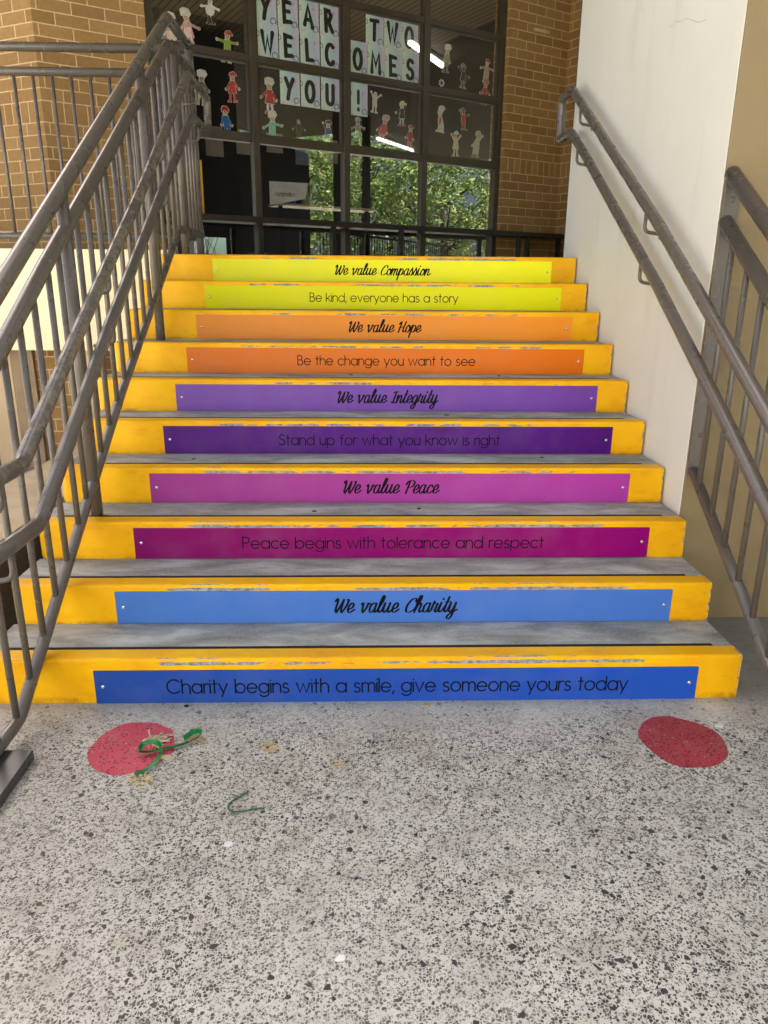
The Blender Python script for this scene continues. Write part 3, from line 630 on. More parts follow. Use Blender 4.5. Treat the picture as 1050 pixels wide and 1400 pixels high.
# double handrail on the white wall
wh = thing('wall_handrail', 'looped double handrail on brackets along the white wall', 'handrail', (1.2, 0, GZ))
def H(y, z, x=0): return (x, y, z-GZ)
H1 = [(-.55, .775), (-.011, 1.082), (0.268, 1.249), (1.107, 1.744), (2.471, 2.485), (2.80, 2.664)]
H2 = [(-.55, .530), (-.1, .791), (0.182, .970), (1.023, 1.47), (2.39, 2.222), (2.754, 2.412)]
H1[0] = ext(H1[1:], -.55); H2[0] = ext(H2[1:], -.55)
path = [H(*q) for q in H1] + [H(3.05, 2.664), H(3.05, 2.412)] + [H(*q) for q in H2[::-1]]
obj('rail', tubem(rounded(path, .045, 5), .0258, 18), SS, wh, smooth=True)
for P, yy in ((H1, (2.57, 1.27)), (H2, (2.57, 1.27))):
    for y in yy:
        z = zat(P, y)
        br = obj('bracket', tubem(rounded([H(y, z-.01), H(y, z-.115), H(y, z-.125, .0838)], .028, 5), .0085, 10), S, wh, smooth=True)
        obj('wall_flange', tubem([H(y, z-.125, .078), H(y, z-.125, .0845)], .026, 16), S, br, smooth=False)

# ============================================================ bench along the facade
bn = fthing('bench', 'long dark bench along the foot of the windows and brick pier', 'bench', 0, -.05, LZ)
b0, b1 = sL-.25, Sf(4.82)-.012
obj('seat', bxm(b0, b1, -.30, -.012, Zf(1.955)-LZ-.036, Zf(1.955)-LZ+.02, .004), M['bench'], bn)
for s in (sL+.1, 1.9, 2.75, 3.62, sR+.06, sR+.215, Sf(4.82)-.2):
    obj('leg', bxm(s-.022, s+.022, -.26, -.21, 0.0006, Zf(1.955)-LZ-.0365), M['bench'], bn)

# ============================================================ lettered sheets behind the glass
SHW, SHH = .2265, .319
def mat_sheet(name, sc):
    a = N(name); sp = a.n('SeparateXYZ'); a.l(a.tc.outputs['Object'], sp.inputs[0]); X, Y, Z = sp.outputs
    u = a.math('DIVIDE', X, SHW); v = a.math('DIVIDE', Z, SHH)
    wv = a.math('ADD', u, a.math('MULTIPLY', a.math('SUBTRACT', a.noise(a.tc.outputs['Object'], 14, 2), .5), .5))
    col = a.ramp(wv, (0.05, srgb(224, 242, 228)), (0.4, srgb(202, 230, 238)), (0.7, srgb(194, 214, 236)), (0.98, srgb(220, 214, 236)))
    def blob(cx, cz, r0, r1, c, f=1.0):
        nonlocal col
        d = a.math('SQRT', a.math('ADD', a.math('POWER', a.math('SUBTRACT', X, cx), 2.0), a.math('POWER', a.math('SUBTRACT', Z, cz), 2.0)))
        m = a.math('MULTIPLY', a.step(d, r1, r1-.002), a.step(d, r0-.002, r0)) if r0 > 0 else a.step(d, r1, r1*.5)
        col = a.mix(a.math('MULTIPLY', m, f), col, srgb(*c))
    blob(.165, .225, 0, .022, (226, 150, 188), .8); blob(.135, .242, 0, .011, (226, 232, 240), .9); blob(.16, .18, 0, .012, (206, 160, 205), .6)
    blob(.0, .215, .020, .026, (70, 62, 58)); blob(.187, .045, .022, .036, (110, 130, 138), .8); blob(.187, .045, .040, .046, (216, 224, 226), .8)
    wave = a.math('MULTIPLY_ADD', a.math('SINE', a.math('MULTIPLY', u, 6.3)), .014, .030)
    col = a.mix(a.step(Z, a_ := .0, .0) if False else a.math('LESS_THAN', Z, wave), col, srgb(222, 230, 222))
    blob(.03, .012, 0, .007, (90, 90, 90), .9); blob(.16, .010, 0, .006, (90, 90, 90), .9)
    return a.done(col, .6, .3)
M['sheet'] = mat_sheet('pastel_sheet_print', 0)
CAP = {
 'Y': [[(0, 1), (.27, .5)], [(.56, 1), (.27, .5), (.14, 0)]], 'E': [[(.5, .95), (.02, 1), (.06, .02), (.55, .05)], [(.04, .53), (.42, .53)]],
 'A': [[(.0, .1), (.26, 1), (.6, 0)], [(.1, .36), (.48, .34)]], 'R': [[(.06, 0), (.02, 1), (.3, .98), (.46, .78), (.34, .56), (.08, .5)], [(.22, .52), (.55, 0)]],
 'W': [[(0, 1), (.2, .04), (.38, .75), (.56, .04), (.76, 1)]], 'L': [[(.02, 1), (.08, .04), (.52, .04)]], 'C': [arc(.32, .5, .32, .5, 50, 315)],
 'O': [arc(.3, .5, .3, .5, 0, 360)], 'U': [[(.02, 1), (.02, .3)] + arc(.27, .3, .25, .28, 180, 360) + [(.52, 1)]], 'T': [[(0, .96), (.62, .98)], [(.33, .95), (.3, 0)]],
 'M': [[(.02, 0), (.08, 1), (.36, .35), (.62, .98), (.7, 0)]], 'S': [arc(.28, .76, .22, .24, 35, 255) + arc(.26, .25, .26, .26, 80, -155)], '!': [[(.1, 1), (.1, .38)], [(.1, .06), (.1, .02)]],
}
SHEETS = [('Y', 1.629, 3.401, 'YEAR', 'first letter of YEAR, top row'), ('E', 1.813, 3.401, 'YEAR', 'second letter of YEAR, top row'), ('A', 1.997, 3.401, 'YEAR', 'in the word YEAR'), ('R', 2.181, 3.401, 'YEAR', 'last letter of YEAR'),
 ('W', 1.634, 3.163, '', 'starting the row under YEAR'), ('E', 1.816, 3.163, '', 'between W and L in the row under YEAR'), ('L', 2.0, 3.163, '', 'between E and C under YEAR'), ('C', 2.184, 3.163, '', 'ending the row under YEAR'),
 ('Y', 1.813, 2.862, 'YOU', 'first letter of YOU'), ('O', 1.997, 2.862, 'YOU', 'between Y and U of YOU'), ('U', 2.181, 2.862, 'YOU', 'last letter of YOU'),
 ('T', 2.611, 3.405, 'TWO', 'first letter of TWO'), ('W', 2.79, 3.405, 'TWO', 'middle letter of TWO'), ('O', 2.962, 3.405, 'TWO', 'last letter of TWO, by the lamp reflection'),
 ('O', 2.447, 3.163, '', 'starting the row under TWO'), ('M', 2.625, 3.163, '', 'under TWO, right of the letter O'), ('E', 2.80, 3.163, '', 'under TWO between M and S'), ('S', 2.976, 3.163, '', 'ending the row under TWO'),
 ('!', 2.452, 2.855, '', 'on its own beside YOU')]
for k, (c, s, z, wd, why) in enumerate(SHEETS):
    nm = 'exclamation mark' if c == '!' else 'letter '+c
    yy = WOFF+.011+.0016*(k % 2)+.0035*((z > 3.3))
    jz = random.uniform(-.004, .004)
    t = fthing('letter_sheet', 'pastel sheet with black %s, %s' % (nm, why), 'sheet', Sf(s), yy, Zf(z)+jz, 'lettered sheets taped inside the windows')
    hh = SHH+(.012 if z < 2.9 else 0)
    obj('sheet', bxm(0, SHW-.001, 0, .0009, 0, hh), M['sheet'], t)
    st = CAP[c]; xs = [p[0] for q in st for p in q]; sc = .186; sq = .80; cx = (min(xs)+max(xs))/2
    bm = bmesh.new()
    for i, q in enumerate(st):
        wt = .043 if c != '!' else .036
        ribbon(bm, [(SHW/2-.006+(px-cx)*sc*sq, .056+pz*sc) for px, pz in q], lambda tx, tz: wt*(1.0 if abs(tz) > .4 else .86), -.0006-i*.00008, 6)
    flatobj('letter', bm, M['black'], t)

# ============================================================ paper dolls stuck on the panes
_pm = {}
def pmat(c):
    if c not in _pm:
        a = N('crayon_paper_%d_%d_%d' % c); n = a.noise(a.mapping((1, 1, .3)), 120, 4, .7)
        d = tuple(int(x*.72) for x in c); e = tuple(min(255, int(x*1.08+10)) for x in c)
        _pm[c] = a.done(a.ramp(n, (0.3, srgb(*d)), (0.55, srgb(*c)), (0.8, srgb(*e))), .75, .2)
    return _pm[c]
def circle_poly(cx, cz, rx, rz, n=12): return [(cx+rx*math.cos(2*PI*k/n), cz+rz*math.sin(2*PI*k/n)) for k in range(n)]
def grow(poly, d):
    cx = sum(p[0] for p in poly)/len(poly); cz = sum(p[1] for p in poly)/len(poly); out = []
    for x, z in poly:
        q = math.hypot(x-cx, z-cz) or 1; out.append((x+(x-cx)/q*d, z+(z-cz)/q*d))
    return out
def limb(x0, z0, x1, z1, w0, w1):
    d = math.hypot(x1-x0, z1-z0); nx, nz = -(z1-z0)/d, (x1-x0)/d
    return [(x0+nx*w0, z0+nz*w0), (x0-nx*w0, z0-nz*w0), (x1-nx*w1, z1-nz*w1), (x1+nx*w1, z1+nz*w1)]
PALE = (226, 222, 210); SKIN = (214, 176, 144)
# s, z of the middle (surveyed on the facade), height, lean, arms (left, right angle from down), colours: hat, face, clothes, legs, shoes; hat style, body style
DOLLS = [
 (256, 'pink paper doll with a white hat leaning in the upper left pane', .26, .16, (40, 75), PALE, SKIN, (232, 186, 190), (226, 190, 186), PALE, 'big', 'dress'),
 (1, 'lime green paper doll with a red hat in the upper left pane', .24, -.05, (95, 100), (196, 74, 84), SKIN, (166, 196, 70), (182, 204, 110), (206, 214, 160), 'cap', 'suit'),
 (2, 'pale pink paper doll partly hidden behind the top of the left railing', .24, .0, (30, 30), PALE, SKIN, (222, 196, 190), (226, 206, 200), PALE, 'big', 'dress'),
 (3, 'white paper doll with dark arms at the very top of the picture', .2, .0, (80, 80), PALE, PALE, (232, 232, 230), (40, 40, 44), (60, 60, 64), 'none', 'round'),
 (4, 'orange red paper doll with a red cap in the second row, left column', .23, -.1, (30, 40), (206, 78, 66), SKIN, (216, 92, 74), (214, 106, 88), (206, 80, 66), 'cap', 'dress'),
 (5, 'white outlined paper doll half hidden behind the handrail return', .25, -.05, (30, 40), (222, 220, 214), (150, 146, 138), (112, 106, 98), (196, 202, 160), (170, 176, 130), 'big', 'dress'),
 (6, 'paper doll in blue overalls with red hair and yellow shoes', .24, .0, (20, 20), (196, 52, 36), SKIN, (44, 116, 178), (36, 110, 180), (222, 190, 60), 'hair', 'suit'),
 (7, 'paper doll in a red dress and red shoes with a tall white hat', .27, -.02, (50, 30), PALE, SKIN, (196, 36, 46), (222, 218, 208), (196, 40, 48), 'big', 'dress'),
 (8, 'mint green paper doll with a white hat and mittens', .25, -.08, (60, 80), PALE, SKIN, (136, 200, 178), (146, 204, 184), (220, 222, 210), 'big', 'suit'),
 (9, 'faint dark paper doll only outlined in white', .19, .0, (50, 50), (96, 92, 84), (170, 166, 156), (62, 56, 48), (80, 74, 66), (120, 114, 104), 'none', 'suit'),
 (10, 'paper doll in a navy dress with a dark hat waving beside the letter U', .22, .0, (150, 20), (44, 62, 66), SKIN, (56, 84, 132), (222, 220, 212), (40, 66, 62), 'cap', 'dress'),
 (11, 'plain white paper doll with raised arms beside the exclamation mark', .2, .0, (150, 130), PALE, PALE, (218, 214, 200), (222, 218, 204), PALE, 'none', 'suit'),
 (12, 'paper doll in a black dress with one arm raised', .215, -.06, (60, 160), PALE, PALE, (34, 32, 32), (200, 196, 184), (60, 56, 54), 'hair', 'dress'),
 (13, 'grey paper doll at the lower left of the third column', .2, -.04, (60, 70), (176, 172, 156), (150, 146, 132), (150, 150, 132), (132, 134, 116), (120, 120, 104), 'cap', 'dress'),
 (14, 'paper doll in a crimson dress leaning to the left', .235, -.2, (40, 20), (206, 180, 170), SKIN, (196, 60, 74), (222, 150, 150), PALE, 'big', 'dress'),
 (15, 'small red paper doll in the lower right corner of the third column', .21, .02, (30, 20), (190, 40, 56), SKIN, (180, 32, 46), (206, 120, 116), PALE, 'cap', 'suit'),
 (16, 'grey green paper doll at the upper left of the fourth column', .235, -.12, (15, 15), PALE, SKIN, (150, 160, 122), (152, 164, 126), (120, 132, 100), 'big', 'suit'),
 (17, 'dark paper doll with raised hands in the middle of the fourth column', .215, .04, (140, 60), (170, 150, 130), (110, 84, 62), (74, 68, 62), (180, 130, 120), (180, 172, 158), 'hair', 'dress'),
 (18, 'pale pink paper doll with a red hat and spread arms', .215, .0, (75, 80), (188, 44, 56), PALE, (206, 170, 160), (214, 196, 184), PALE, 'cap', 'gown'),
 (19, 'paper doll in a red shirt and white trousers at the right edge', .225, .0, (35, 45), (196, 130, 120), SKIN, (190, 56, 64), (224, 220, 210), (206, 180, 170), 'big', 'suit'),
 (20, 'white cutout of a seated dog with a red speckled chest', .235, .0, (0, 0), PALE, PALE, (226, 220, 204), (196, 110, 96), PALE, 'dog', 'dog'),
 (21, 'paper doll in a bright red shirt with brown arms', .2, .1, (160, 110), (130, 96, 76), (140, 100, 76), (196, 54, 66), (120, 104, 80), (110, 96, 74), 'cap', 'suit'),
 (22, 'cream paper doll with raised hands at the bottom of the fourth column', .235, .0, (150, 140), PALE, SKIN, (222, 214, 188), (220, 212, 188), (200, 196, 170), 'cap', 'dress'),
 (23, 'pale grey paper doll in a long coat in the bottom right corner', .25, -.08, (25, 150), (186, 190, 176), (190, 180, 160), (196, 200, 180), (182, 188, 166), (160, 166, 146), 'hair', 'gown'),
]
DPOS = [(1.085, 3.27), (1.385, 3.20), (.96, 3.235), (1.265, 3.42), (1.41, 2.93), (1.16, 2.89), (1.345, 2.68), (1.72, 2.90), (1.735, 2.675), (1.97, 2.695), (2.24, 2.69),
        (2.70, 2.985), (2.98, 2.92), (2.53, 2.75), (2.79, 2.775), (3.07, 2.745), (3.45, 3.41), (3.64, 3.30), (3.91, 3.38), (3.90, 3.20), (3.40, 2.92), (3.66, 2.95), (3.58, 2.735), (3.83, 2.755)]
for k, ((_, lab, hgt, lean, arms, hat, face, clo, leg, shoe, hs, bs), (s, z)) in enumerate(zip(DOLLS, DPOS)):
    t = fthing('paper_doll', lab, 'paper doll', Sf(s), WOFF+.0125, Zf(z)-hgt*K/2.2, 'paper dolls stuck on the window panes')
    h = hgt*K/1.1*1.06; P = []   # (part, polygon, colour)
    wb = .10*h if bs != 'gown' else .12*h
    ln = lambda zz: lean*zz
    if bs == 'dog':
        P += [('body', [(-.12*h, .06*h), (.17*h, .04*h), (.19*h, .22*h), (.10*h, .42*h), (.04*h, .62*h), (-.10*h, .62*h), (-.13*h, .4*h), (-.08*h, .25*h)], clo),
              ('head', [(-.15*h, .66*h), (.04*h, .63*h), (.10*h, .78*h), (.18*h, .86*h), (.12*h, .95*h), (-.02*h, .97*h), (-.13*h, .9*h)], PALE), ('chest', circle_poly(-.03*h, .42*h, .045*h, .15*h), leg),
              ('paw', [(-.2*h, 0), (.0, 0), (.0, .06*h), (-.18*h, .07*h)], PALE), ('paw', [(.04*h, 0), (.22*h, 0), (.2*h, .07*h), (.05*h, .06*h)], PALE)]
    else:
        for sg in (-1, 1):
            P.append(('leg', limb(sg*.055*h, .32*h, sg*.085*h, .05*h, .04*h, .035*h), leg))
            P.append(('shoe', [(sg*.05*h, .0), (sg*.17*h, .0), (sg*.16*h, .05*h), (sg*.055*h, .065*h)], shoe))
            an = math.radians(arms[0 if sg < 0 else 1]); ex = sg*(.09*h+.24*h*math.sin(an)); ez = .60*h-.24*h*math.cos(an)
            P.append(('arm', limb(sg*.085*h, .60*h, ex, ez, .036*h, .03*h), clo)); P.append(('hand', circle_poly(ex*1.05, ez, .035*h, .035*h, 8), face))
        if bs == 'dress': body = [(-.085*h, .66*h), (-.10*h, .5*h), (-.155*h, .29*h), (.155*h, .29*h), (.10*h, .5*h), (.085*h, .66*h)]
        elif bs == 'gown': body = [(-.08*h, .66*h), (-.12*h, .45*h), (-.15*h, .12*h), (.15*h, .12*h), (.13*h, .45*h), (.08*h, .66*h)]
        elif bs == 'round': body = circle_poly(0, .48*h, .16*h, .2*h)
        else: body = [(-.10*h, .66*h), (-.10*h, .45*h), (-.11*h, .27*h), (.11*h, .27*h), (.10*h, .45*h), (.10*h, .66*h)]
        P.append(('clothes', body, clo)); P.append(('head', circle_poly(0, .755*h, .075*h, .085*h), face))
        if hs == 'big': P.append(('hat', [(-.13*h, .80*h), (.10*h, .80*h), (.17*h, .88*h), (.12*h, .98*h), (-.02*h, 1.0*h), (-.13*h, .95*h)], hat))
        elif hs == 'cap': P.append(('hat', [(-.12*h, .83*h), (.16*h, .82*h), (.14*h, .87*h), (.05*h, .94*h), (-.07*h, .92*h)], hat))
        elif hs == 'hair': P.append(('hair', [(-.11*h, .76*h), (-.06*h, .81*h), (.06*h, .81*h), (.11*h, .76*h), (.13*h, .86*h), (.06*h, .94*h), (-.07*h, .94*h), (-.13*h, .86*h)], hat))
    rd = random.Random(100+k); ph = rd.uniform(0, 6.3); tl = rd.uniform(-.10, .10); ca, sa = math.cos(tl), math.sin(tl)
    def sk(poly):
        out = []
        for x, zz in poly:
            x = x-lean*(zz-.5*h)+.012*h*math.sin(zz/h*11+ph); zz = zz+.010*h*math.sin(x/h*13+ph*2)
            out.append((x*ca-(zz-.5*h)*sa, .5*h+x*sa+(zz-.5*h)*ca))
        return out
    bk = bmesh.new()
    for i, (nm, poly, c) in enumerate(P): plate(bk, sk(grow(poly, .006)), .0005+.00004*i, .0014+.00004*i)
    root = obj('paper_backing', bk, M['paper'] if k not in (9,) else pmat((120, 114, 104)), t)
    for i, (nm, poly, c) in enumerate(P):
        bm = bmesh.new(); plate(bm, sk(poly), -.0004-.00012*i, .0003-.00010*i); obj(nm, bm, pmat(c), t)
    if bs != 'dog':
        bm = bmesh.new()
        for ex in (-.028*h, .028*h): plate(bm, sk(circle_poly(ex, .77*h, .011*h, .014*h, 8)), -.0026, -.0024)
        plate(bm, sk([(-.03*h, .72*h), (0, .708*h), (.03*h, .72*h), (0, .716*h)]), -.0026, -.0024)
        obj('face', bm, M['black'], t)
# small white paper flower in the fourth column
t = fthing('paper_flower', 'tiny white paper flower ring below the lamp reflection, fourth column', 'paper flower', Sf(3.40), WOFF+.0125, Zf(3.215))
bm = bmesh.new()
for k in range(7): plate(bm, circle_poly(.03*math.cos(k*.9), .03*math.sin(k*.9), .012, .012, 8), .00005*k, .0009+.00005*k)
obj('petals', bm, M['paper'], t); bm = bmesh.new(); plate(bm, circle_poly(0, 0, .014, .014), -.0005, -.0001); obj('centre', bm, M['black'], t)

# ============================================================ things on the ledge inside the room
sh = fthing('shelf', 'pale shelf inside the window of the second and third columns', 'shelf', Sf(1.9), .5, Zf(2.135))
obj('board', bxm(0, 1.3, 0, .3, 0, .022), mat_plain('pale_timber', (190, 160, 120), .5), sh)
for s in (.05, 1.2): obj('leg', bxm(s, s+.04, .1, .14, LZ-Zf(2.135), -.0006), M['dark'], sh)
cd = fthing('name_card', 'white card with handwritten pencil lettering standing inside the window', 'card', Sf(1.729), WOFF+.13, Zf(2.105))
obj('card', (lambda bm: (plate(bm, [(0, 0), (.425, .089), (.473, .254), (0, .242)], 0, .003), bm)[-1])(bmesh.new()), mat_plain('grey_card', (206, 204, 198), .7), cd)
SANS['M'] = (.6, [[(0, 0), (.06, .73), (.3, .2), (.54, .73), (.6, 0)]])
bm = lettering('Marshmellow', SANS, .24, .045, -.0006, False, 0, .09)[0]
for v in bm.verts: v.co.x += .185; v.co.z += .098+.02*v.co.x
flatobj('handwriting', bm, mat_plain('pencil_grey', (70, 68, 68), .7), cd)
for nm, lab, c, s, z0, prof in (('soft_toy', 'red soft toy on the shelf beside the white card', (170, 30, 36), .07, 0, [(.02, 0), (.055, .02), (.06, .06), (.03, .1), (.035, .13), (.0, .16)]), ('toy_bucket', 'blue plastic bucket on the shelf next to the red toy', (26, 84, 170), .21, 0, [(.05, 0), (.075, .13), (.078, .14), (.07, .14), (.05, .01)]), ('cone_toy', 'pale green cone shaped toy on the shelf', (150, 176, 96), .40, 0, [(.055, 0), (.05, .06), (.03, .16), (.018, .19), (.0, .2)])):
    t = fthing(nm, lab, 'toy', Sf(1.9)+s, .62, Zf(2.135)+.0225)
    bm = bmesh.new(); seg = 14; rg = [[bm.verts.new((r*math.cos(2*PI*q/seg), r*math.sin(2*PI*q/seg), z)) for q in range(seg)] for r, z in prof]
    for a_, b_ in zip(rg, rg[1:]):
        for q in range(seg): bm.faces.new((a_[q], a_[(q+1) % seg], b_[(q+1) % seg], b_[q]))
    bm.faces.new(rg[0][::-1]); bmesh.ops.remove_doubles(bm, verts=bm.verts, dist=1e-5)
    obj('body', bm, mat_plain('toy_paint_'+nm, c, .45), t, smooth=True)
    if nm == 'soft_toy':
        bm = bmesh.new(); bmesh.ops.create_icosphere(bm, subdivisions=2, radius=.032, matrix=Matrix.Translation((0, 0, .165))); obj('head', bm, mat_plain('toy_face', (206, 170, 140), .7), t, smooth=True)
    elif nm == 'toy_bucket': obj('handle', tubem([(.075*math.cos(PI*q/8), 0, .14+.06*math.sin(PI*q/8)) for q in range(9)], .004, 8), M['paper'], t)
    else: obj('stick', tubem([(.05, .03, .02), (.13, .03, .24)], .012, 8), mat_plain('toy_stick', (196, 160, 90), .6), t)
bb = fthing('storage_tub', 'blue tub standing low behind the glass of the second column', 'tub', Sf(1.643), .45, LZ)
obj('body', bxm(0, .14, 0, .2, .0006, .15, .008), mat_plain('blue_tub', (22, 66, 140), .5), bb); obj('lid', bxm(-.006, .146, -.006, .206, .1505, .165, .004), mat_plain('blue_tub_lid', (30, 80, 160), .5), bb)
bs_ = fthing('bare_shrub', 'bare twiggy shrub outside the far window of the dark room', 'shrub', Sf(2.06), 4.6, GZ)
rq = random.Random(3); bm = bmesh.new()
for k in range(26):
    x0 = rq.uniform(-.4, .4); tube(bm, [(x0*.4, rq.uniform(-.1, .1), 0), (x0, rq.uniform(-.2, .2), 1.3), (x0+rq.uniform(-.25, .25), rq.uniform(-.2, .2), 2.0), (x0+rq.uniform(-.5, .5), 0, 2.6)], [.012, .010, .006, .003], 5)
obj('twigs', bm, M['bark'], bs_)
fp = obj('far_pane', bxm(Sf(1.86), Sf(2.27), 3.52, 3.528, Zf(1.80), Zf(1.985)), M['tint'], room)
pl = fthing('pole', 'slim pale pole upright in the dark room behind the first column', 'pole', Sf(1.30), .9, LZ)
obj('shaft', tubem([(0, 0, .02), (0, 0, 1.02)], .010, 10), mat_plain('pale_pole', (190, 190, 186), .4), pl); obj('foot', bxm(-.08, .08, -.08, .08, 0.0006, .02), M['dark'], pl)
ys_ = fthing('edge_strip', 'thin yellow strip upright at the left edge of the lower window', 'strip', Sf(1.095), WOFF-.07, Zf(1.98))
obj('strip', bxm(0, .014, 0, .02, 0, .52), mat_plain('yellow_strip', (206, 150, 20), .5), ys_)
# ============================================================ ceiling lamps seen in the reflections
for k, (x0, y0, x1, y1) in enumerate(((3.09, 5.65, 4.43, 5.59), (9.35, 1.63, 11.3, 1.67))):
    d = Vector((x1-x0, y1-y0, 0)); ln = d.length; an = math.atan2(d.y, d.x)
    t = thing('ceiling_lamp', ('tube lamp on the ceiling, mirrored across the upper window panes' if k == 0 else 'long tube lamp near the roof edge, mirrored at the foot of the third column'), 'lamp', (x0, y0, CZ), an)
    obj('housing', bxm(0, ln, -.05, .05, -.05, -.0006), M['paper'], t)
    e = N('lit_tube_%s' % 'ab'[k]); e.p.inputs['Emission Color'].default_value = (1, .97, .9, 1); e.p.inputs['Emission Strength'].default_value = 4.0 if k == 0 else 1.6
    obj('tube', tubem([(.02, 0, -.085), (ln-.02, 0, -.085)], .034, 10), e.done((.9, .9, .9, 1), .4), t)

# ============================================================ beyond the landing on the right: posts, railing, trees (mirrored in the glass)
sw_ = obj('added_dark_wall', bxm(2.25, 5.5, 2.0, 2.2, 1.6506, 4.0), M['bench']); tag(sw_, 'dark brown wall added unseen on the landing to darken the left lower panes', 'wall')  # added wall, out of view, keeps bright trees out of the left panes
vr = thing('landing_railing', 'dark picket railing along the open side of the landing, mirrored in the low panes', 'railing', (5.6, 2.32, 1.65))
for z, r in ((1.06, .03), (.9, .025), (.1, .022)): obj('rail', tubem([(0, 0, z), (7.3, 0, z)], r, 10), M['bench'], vr, smooth=True)
for k in range(55): obj('baluster', tubem([(.08+.13*k, 0, .1), (.08+.13*k, 0, .9)], .011, 6), M['bench'], vr, smooth=True)
for k, x in enumerate((6.2, 7.4)):
    c = thing('verandah_post', ('dark square post holding the roof, %s of the pair mirrored in the third column' % ('left' if k == 0 else 'right')), 'post', (x, 2.45, 1.65), group='posts along the landing')
    obj('shaft', bxm(-.07, .07, -.07, .07, .02, CZ-1.652, .004), M['bench'], c); obj('base', bxm(-.1, .1, -.1, .1, 0.0006, .02), M['bench'], c)
random.seed(11)
def leaf_tree(lab, x, y, h, r, seed, tint):
    rnd = random.Random(seed)
    t = thing('tree', lab, 'tree', (x, y, GZ), group='trees beyond the landing')
    bm = bmesh.new(); top = Vector((rnd.uniform(-.3, .3), rnd.uniform(-.3, .3), h*.62))
    tube(bm, [(0, 0, -.05), (top.x*.3, top.y*.3, h*.2), (top.x*.7, top.y*.7, h*.42), tuple(top)], [.17, .13, .10, .06], 10)
    ends = []
    for k in range(9):
        z0 = h*rnd.uniform(.28, .58); a = rnd.uniform(0, 2*PI); L_ = r*rnd.uniform(.5, .9); b = Vector((top.x*z0/h, top.y*z0/h, z0))
        m = b+Vector((math.cos(a)*L_*.5, math.sin(a)*L_*.5, L_*.35)); e = b+Vector((math.cos(a)*L_, math.sin(a)*L_, L_*.8))
        tube(bm, [b, m, e], [.06, .04, .015], 7); ends += [e, m]
    obj('trunk', bm, M['bark'], t, smooth=True)
    bm = bmesh.new()
    cl = []
    for k in range(60):
        u = Vector((rnd.gauss(0, 1), rnd.gauss(0, 1), rnd.gauss(0, 1))).normalized()*(rnd.random()**.4)
        cl.append((Vector((u.x*r, u.y*r, h*.62+u.z*h*.40)), rnd.uniform(.35, .75)))
    for e in ends: cl.append((e, .55))
    for c, rad in cl:
        for q in range(75):
            d = Vector((rnd.gauss(0, 1), rnd.gauss(0, 1), rnd.gauss(0, .8))); d = d.normalized()*rad*(rnd.random()**.5); p = c+d
            s = rnd.uniform(.045, .085); ax = Vector((rnd.gauss(0, 1), rnd.gauss(0, 1), rnd.gauss(0, .5))).normalized(); bx = ax.cross(Vector((rnd.gauss(0, 1), rnd.gauss(0, 1), rnd.gauss(0, 1)))).normalized()
            v4 = [bm.verts.new(p+ax*s*1.5), bm.verts.new(p+bx*s*.6), bm.verts.new(p-ax*s*1.5), bm.verts.new(p-bx*s*.6)]; bm.faces.new(v4)
    obj('crown', bm, M['leaf'], t)
for k, (x, y, h, r) in enumerate(((7.0, -7.6, 7.0, 2.4), (11.0, -6.8, 7.6, 2.6), (13.6, -4.6, 7.0, 2.4), (17.0, -3.4, 7.6, 2.6), (16.0, -8.5, 9.0, 3.0), (21.5, -4.5, 9.0, 3.2), (9.5, -11.5, 9.5, 3.2), (22, -9.5, 10.0, 3.4), (19.0, -0.6, 7.5, 2.6), (26, -2.0, 10, 3.4))):
    leaf_tree(('leafy green tree beyond the landing, seen only mirrored in the lower panes'), x, y, h, r, 20+k, None)

# ============================================================ under the landing on the left
lw = obj('lower_wall', bxm(-2.72, -1.7, 3.62, 3.8, GZ, 1.468), M['brick_low']); tag(lw, 'tan brick wall in the shade under the landing', 'brick wall')
tp = thing('storage_door', 'tan painted double door under the landing at far left', 'door', (-3.6, 3.60, GZ))
obj('leaf', bxm(0, .68, -.04, 0, .02, 1.46, .003), M['tan'], tp); obj('leaf', bxm(.686, .86, -.05, 0, .02, 1.46, .003), mat_plain('tan_door_edge', (150, 128, 102), .6), tp)
obj('handle', tubem([(.6, -.07, .85), (.6, -.07, .98)], .009, 8), M['chrome'], tp)
cp = thing('column', 'slim tan painted column standing behind the left end of the stairs', 'column', (-2.27, 3.35, GZ))
obj('shaft', bxm(-.07, .07, -.07, .07, .012, .996, .004), M['tan'], cp); obj('base', bxm(-.1, .1, -.1, .1, 0.0006, .012), M['tan'], cp)
sb = thing('low_bench', 'low dark brown bench with pale top beside the left end of the stairs', 'bench', (-1.86, .35, GZ))
obj('seat', bxm(-.2, .2, 0, 2.2, .40, .44, .004), mat_plain('pale_bench_top', (190, 168, 134), .6), sb)
obj('side_panel', bxm(-.19, .19, .03, 2.17, .0006, .399, .03, 3), mat_plain('bench_side', (104, 86, 66), .5), sb)

# ============================================================ marks and litter on the paving
def mat_red(name, ca, cb):
    a = N(name); v = a.tc.outputs['Object']; n = a.noise(v, 30, 5, .65); n2 = a.noise(v, 5, 4)
    col = a.ramp(n2, (.3, srgb(*ca)), (.7, srgb(*cb)))
    gr_ = a.noise(v, 220, 4, .7); col = a.mix(a.math('MULTIPLY', a.step(gr_, .45, .75), .55), col, srgb(186, 96, 100)); pit = a.math('LESS_THAN', a.voro(v, 78), .30); col = a.mix(a.math('MULTIPLY', pit, .75), col, srgb(56, 10, 16)); lg = a.step(a.noise(v, 12, 5, .7), .5, .75); col = a.mix(a.math('MULTIPLY', lg, .45), col, srgb(150, 96, 96))
    fl = a.step(a.math('ADD', a.noise(v, 95, 4, .7), a.math('MULTIPLY', n, .45)), .86, .89); col = a.mix(a.math('MULTIPLY', fl, .7), col, srgb(190, 150, 144))
    return a.done(col, .62, .35)
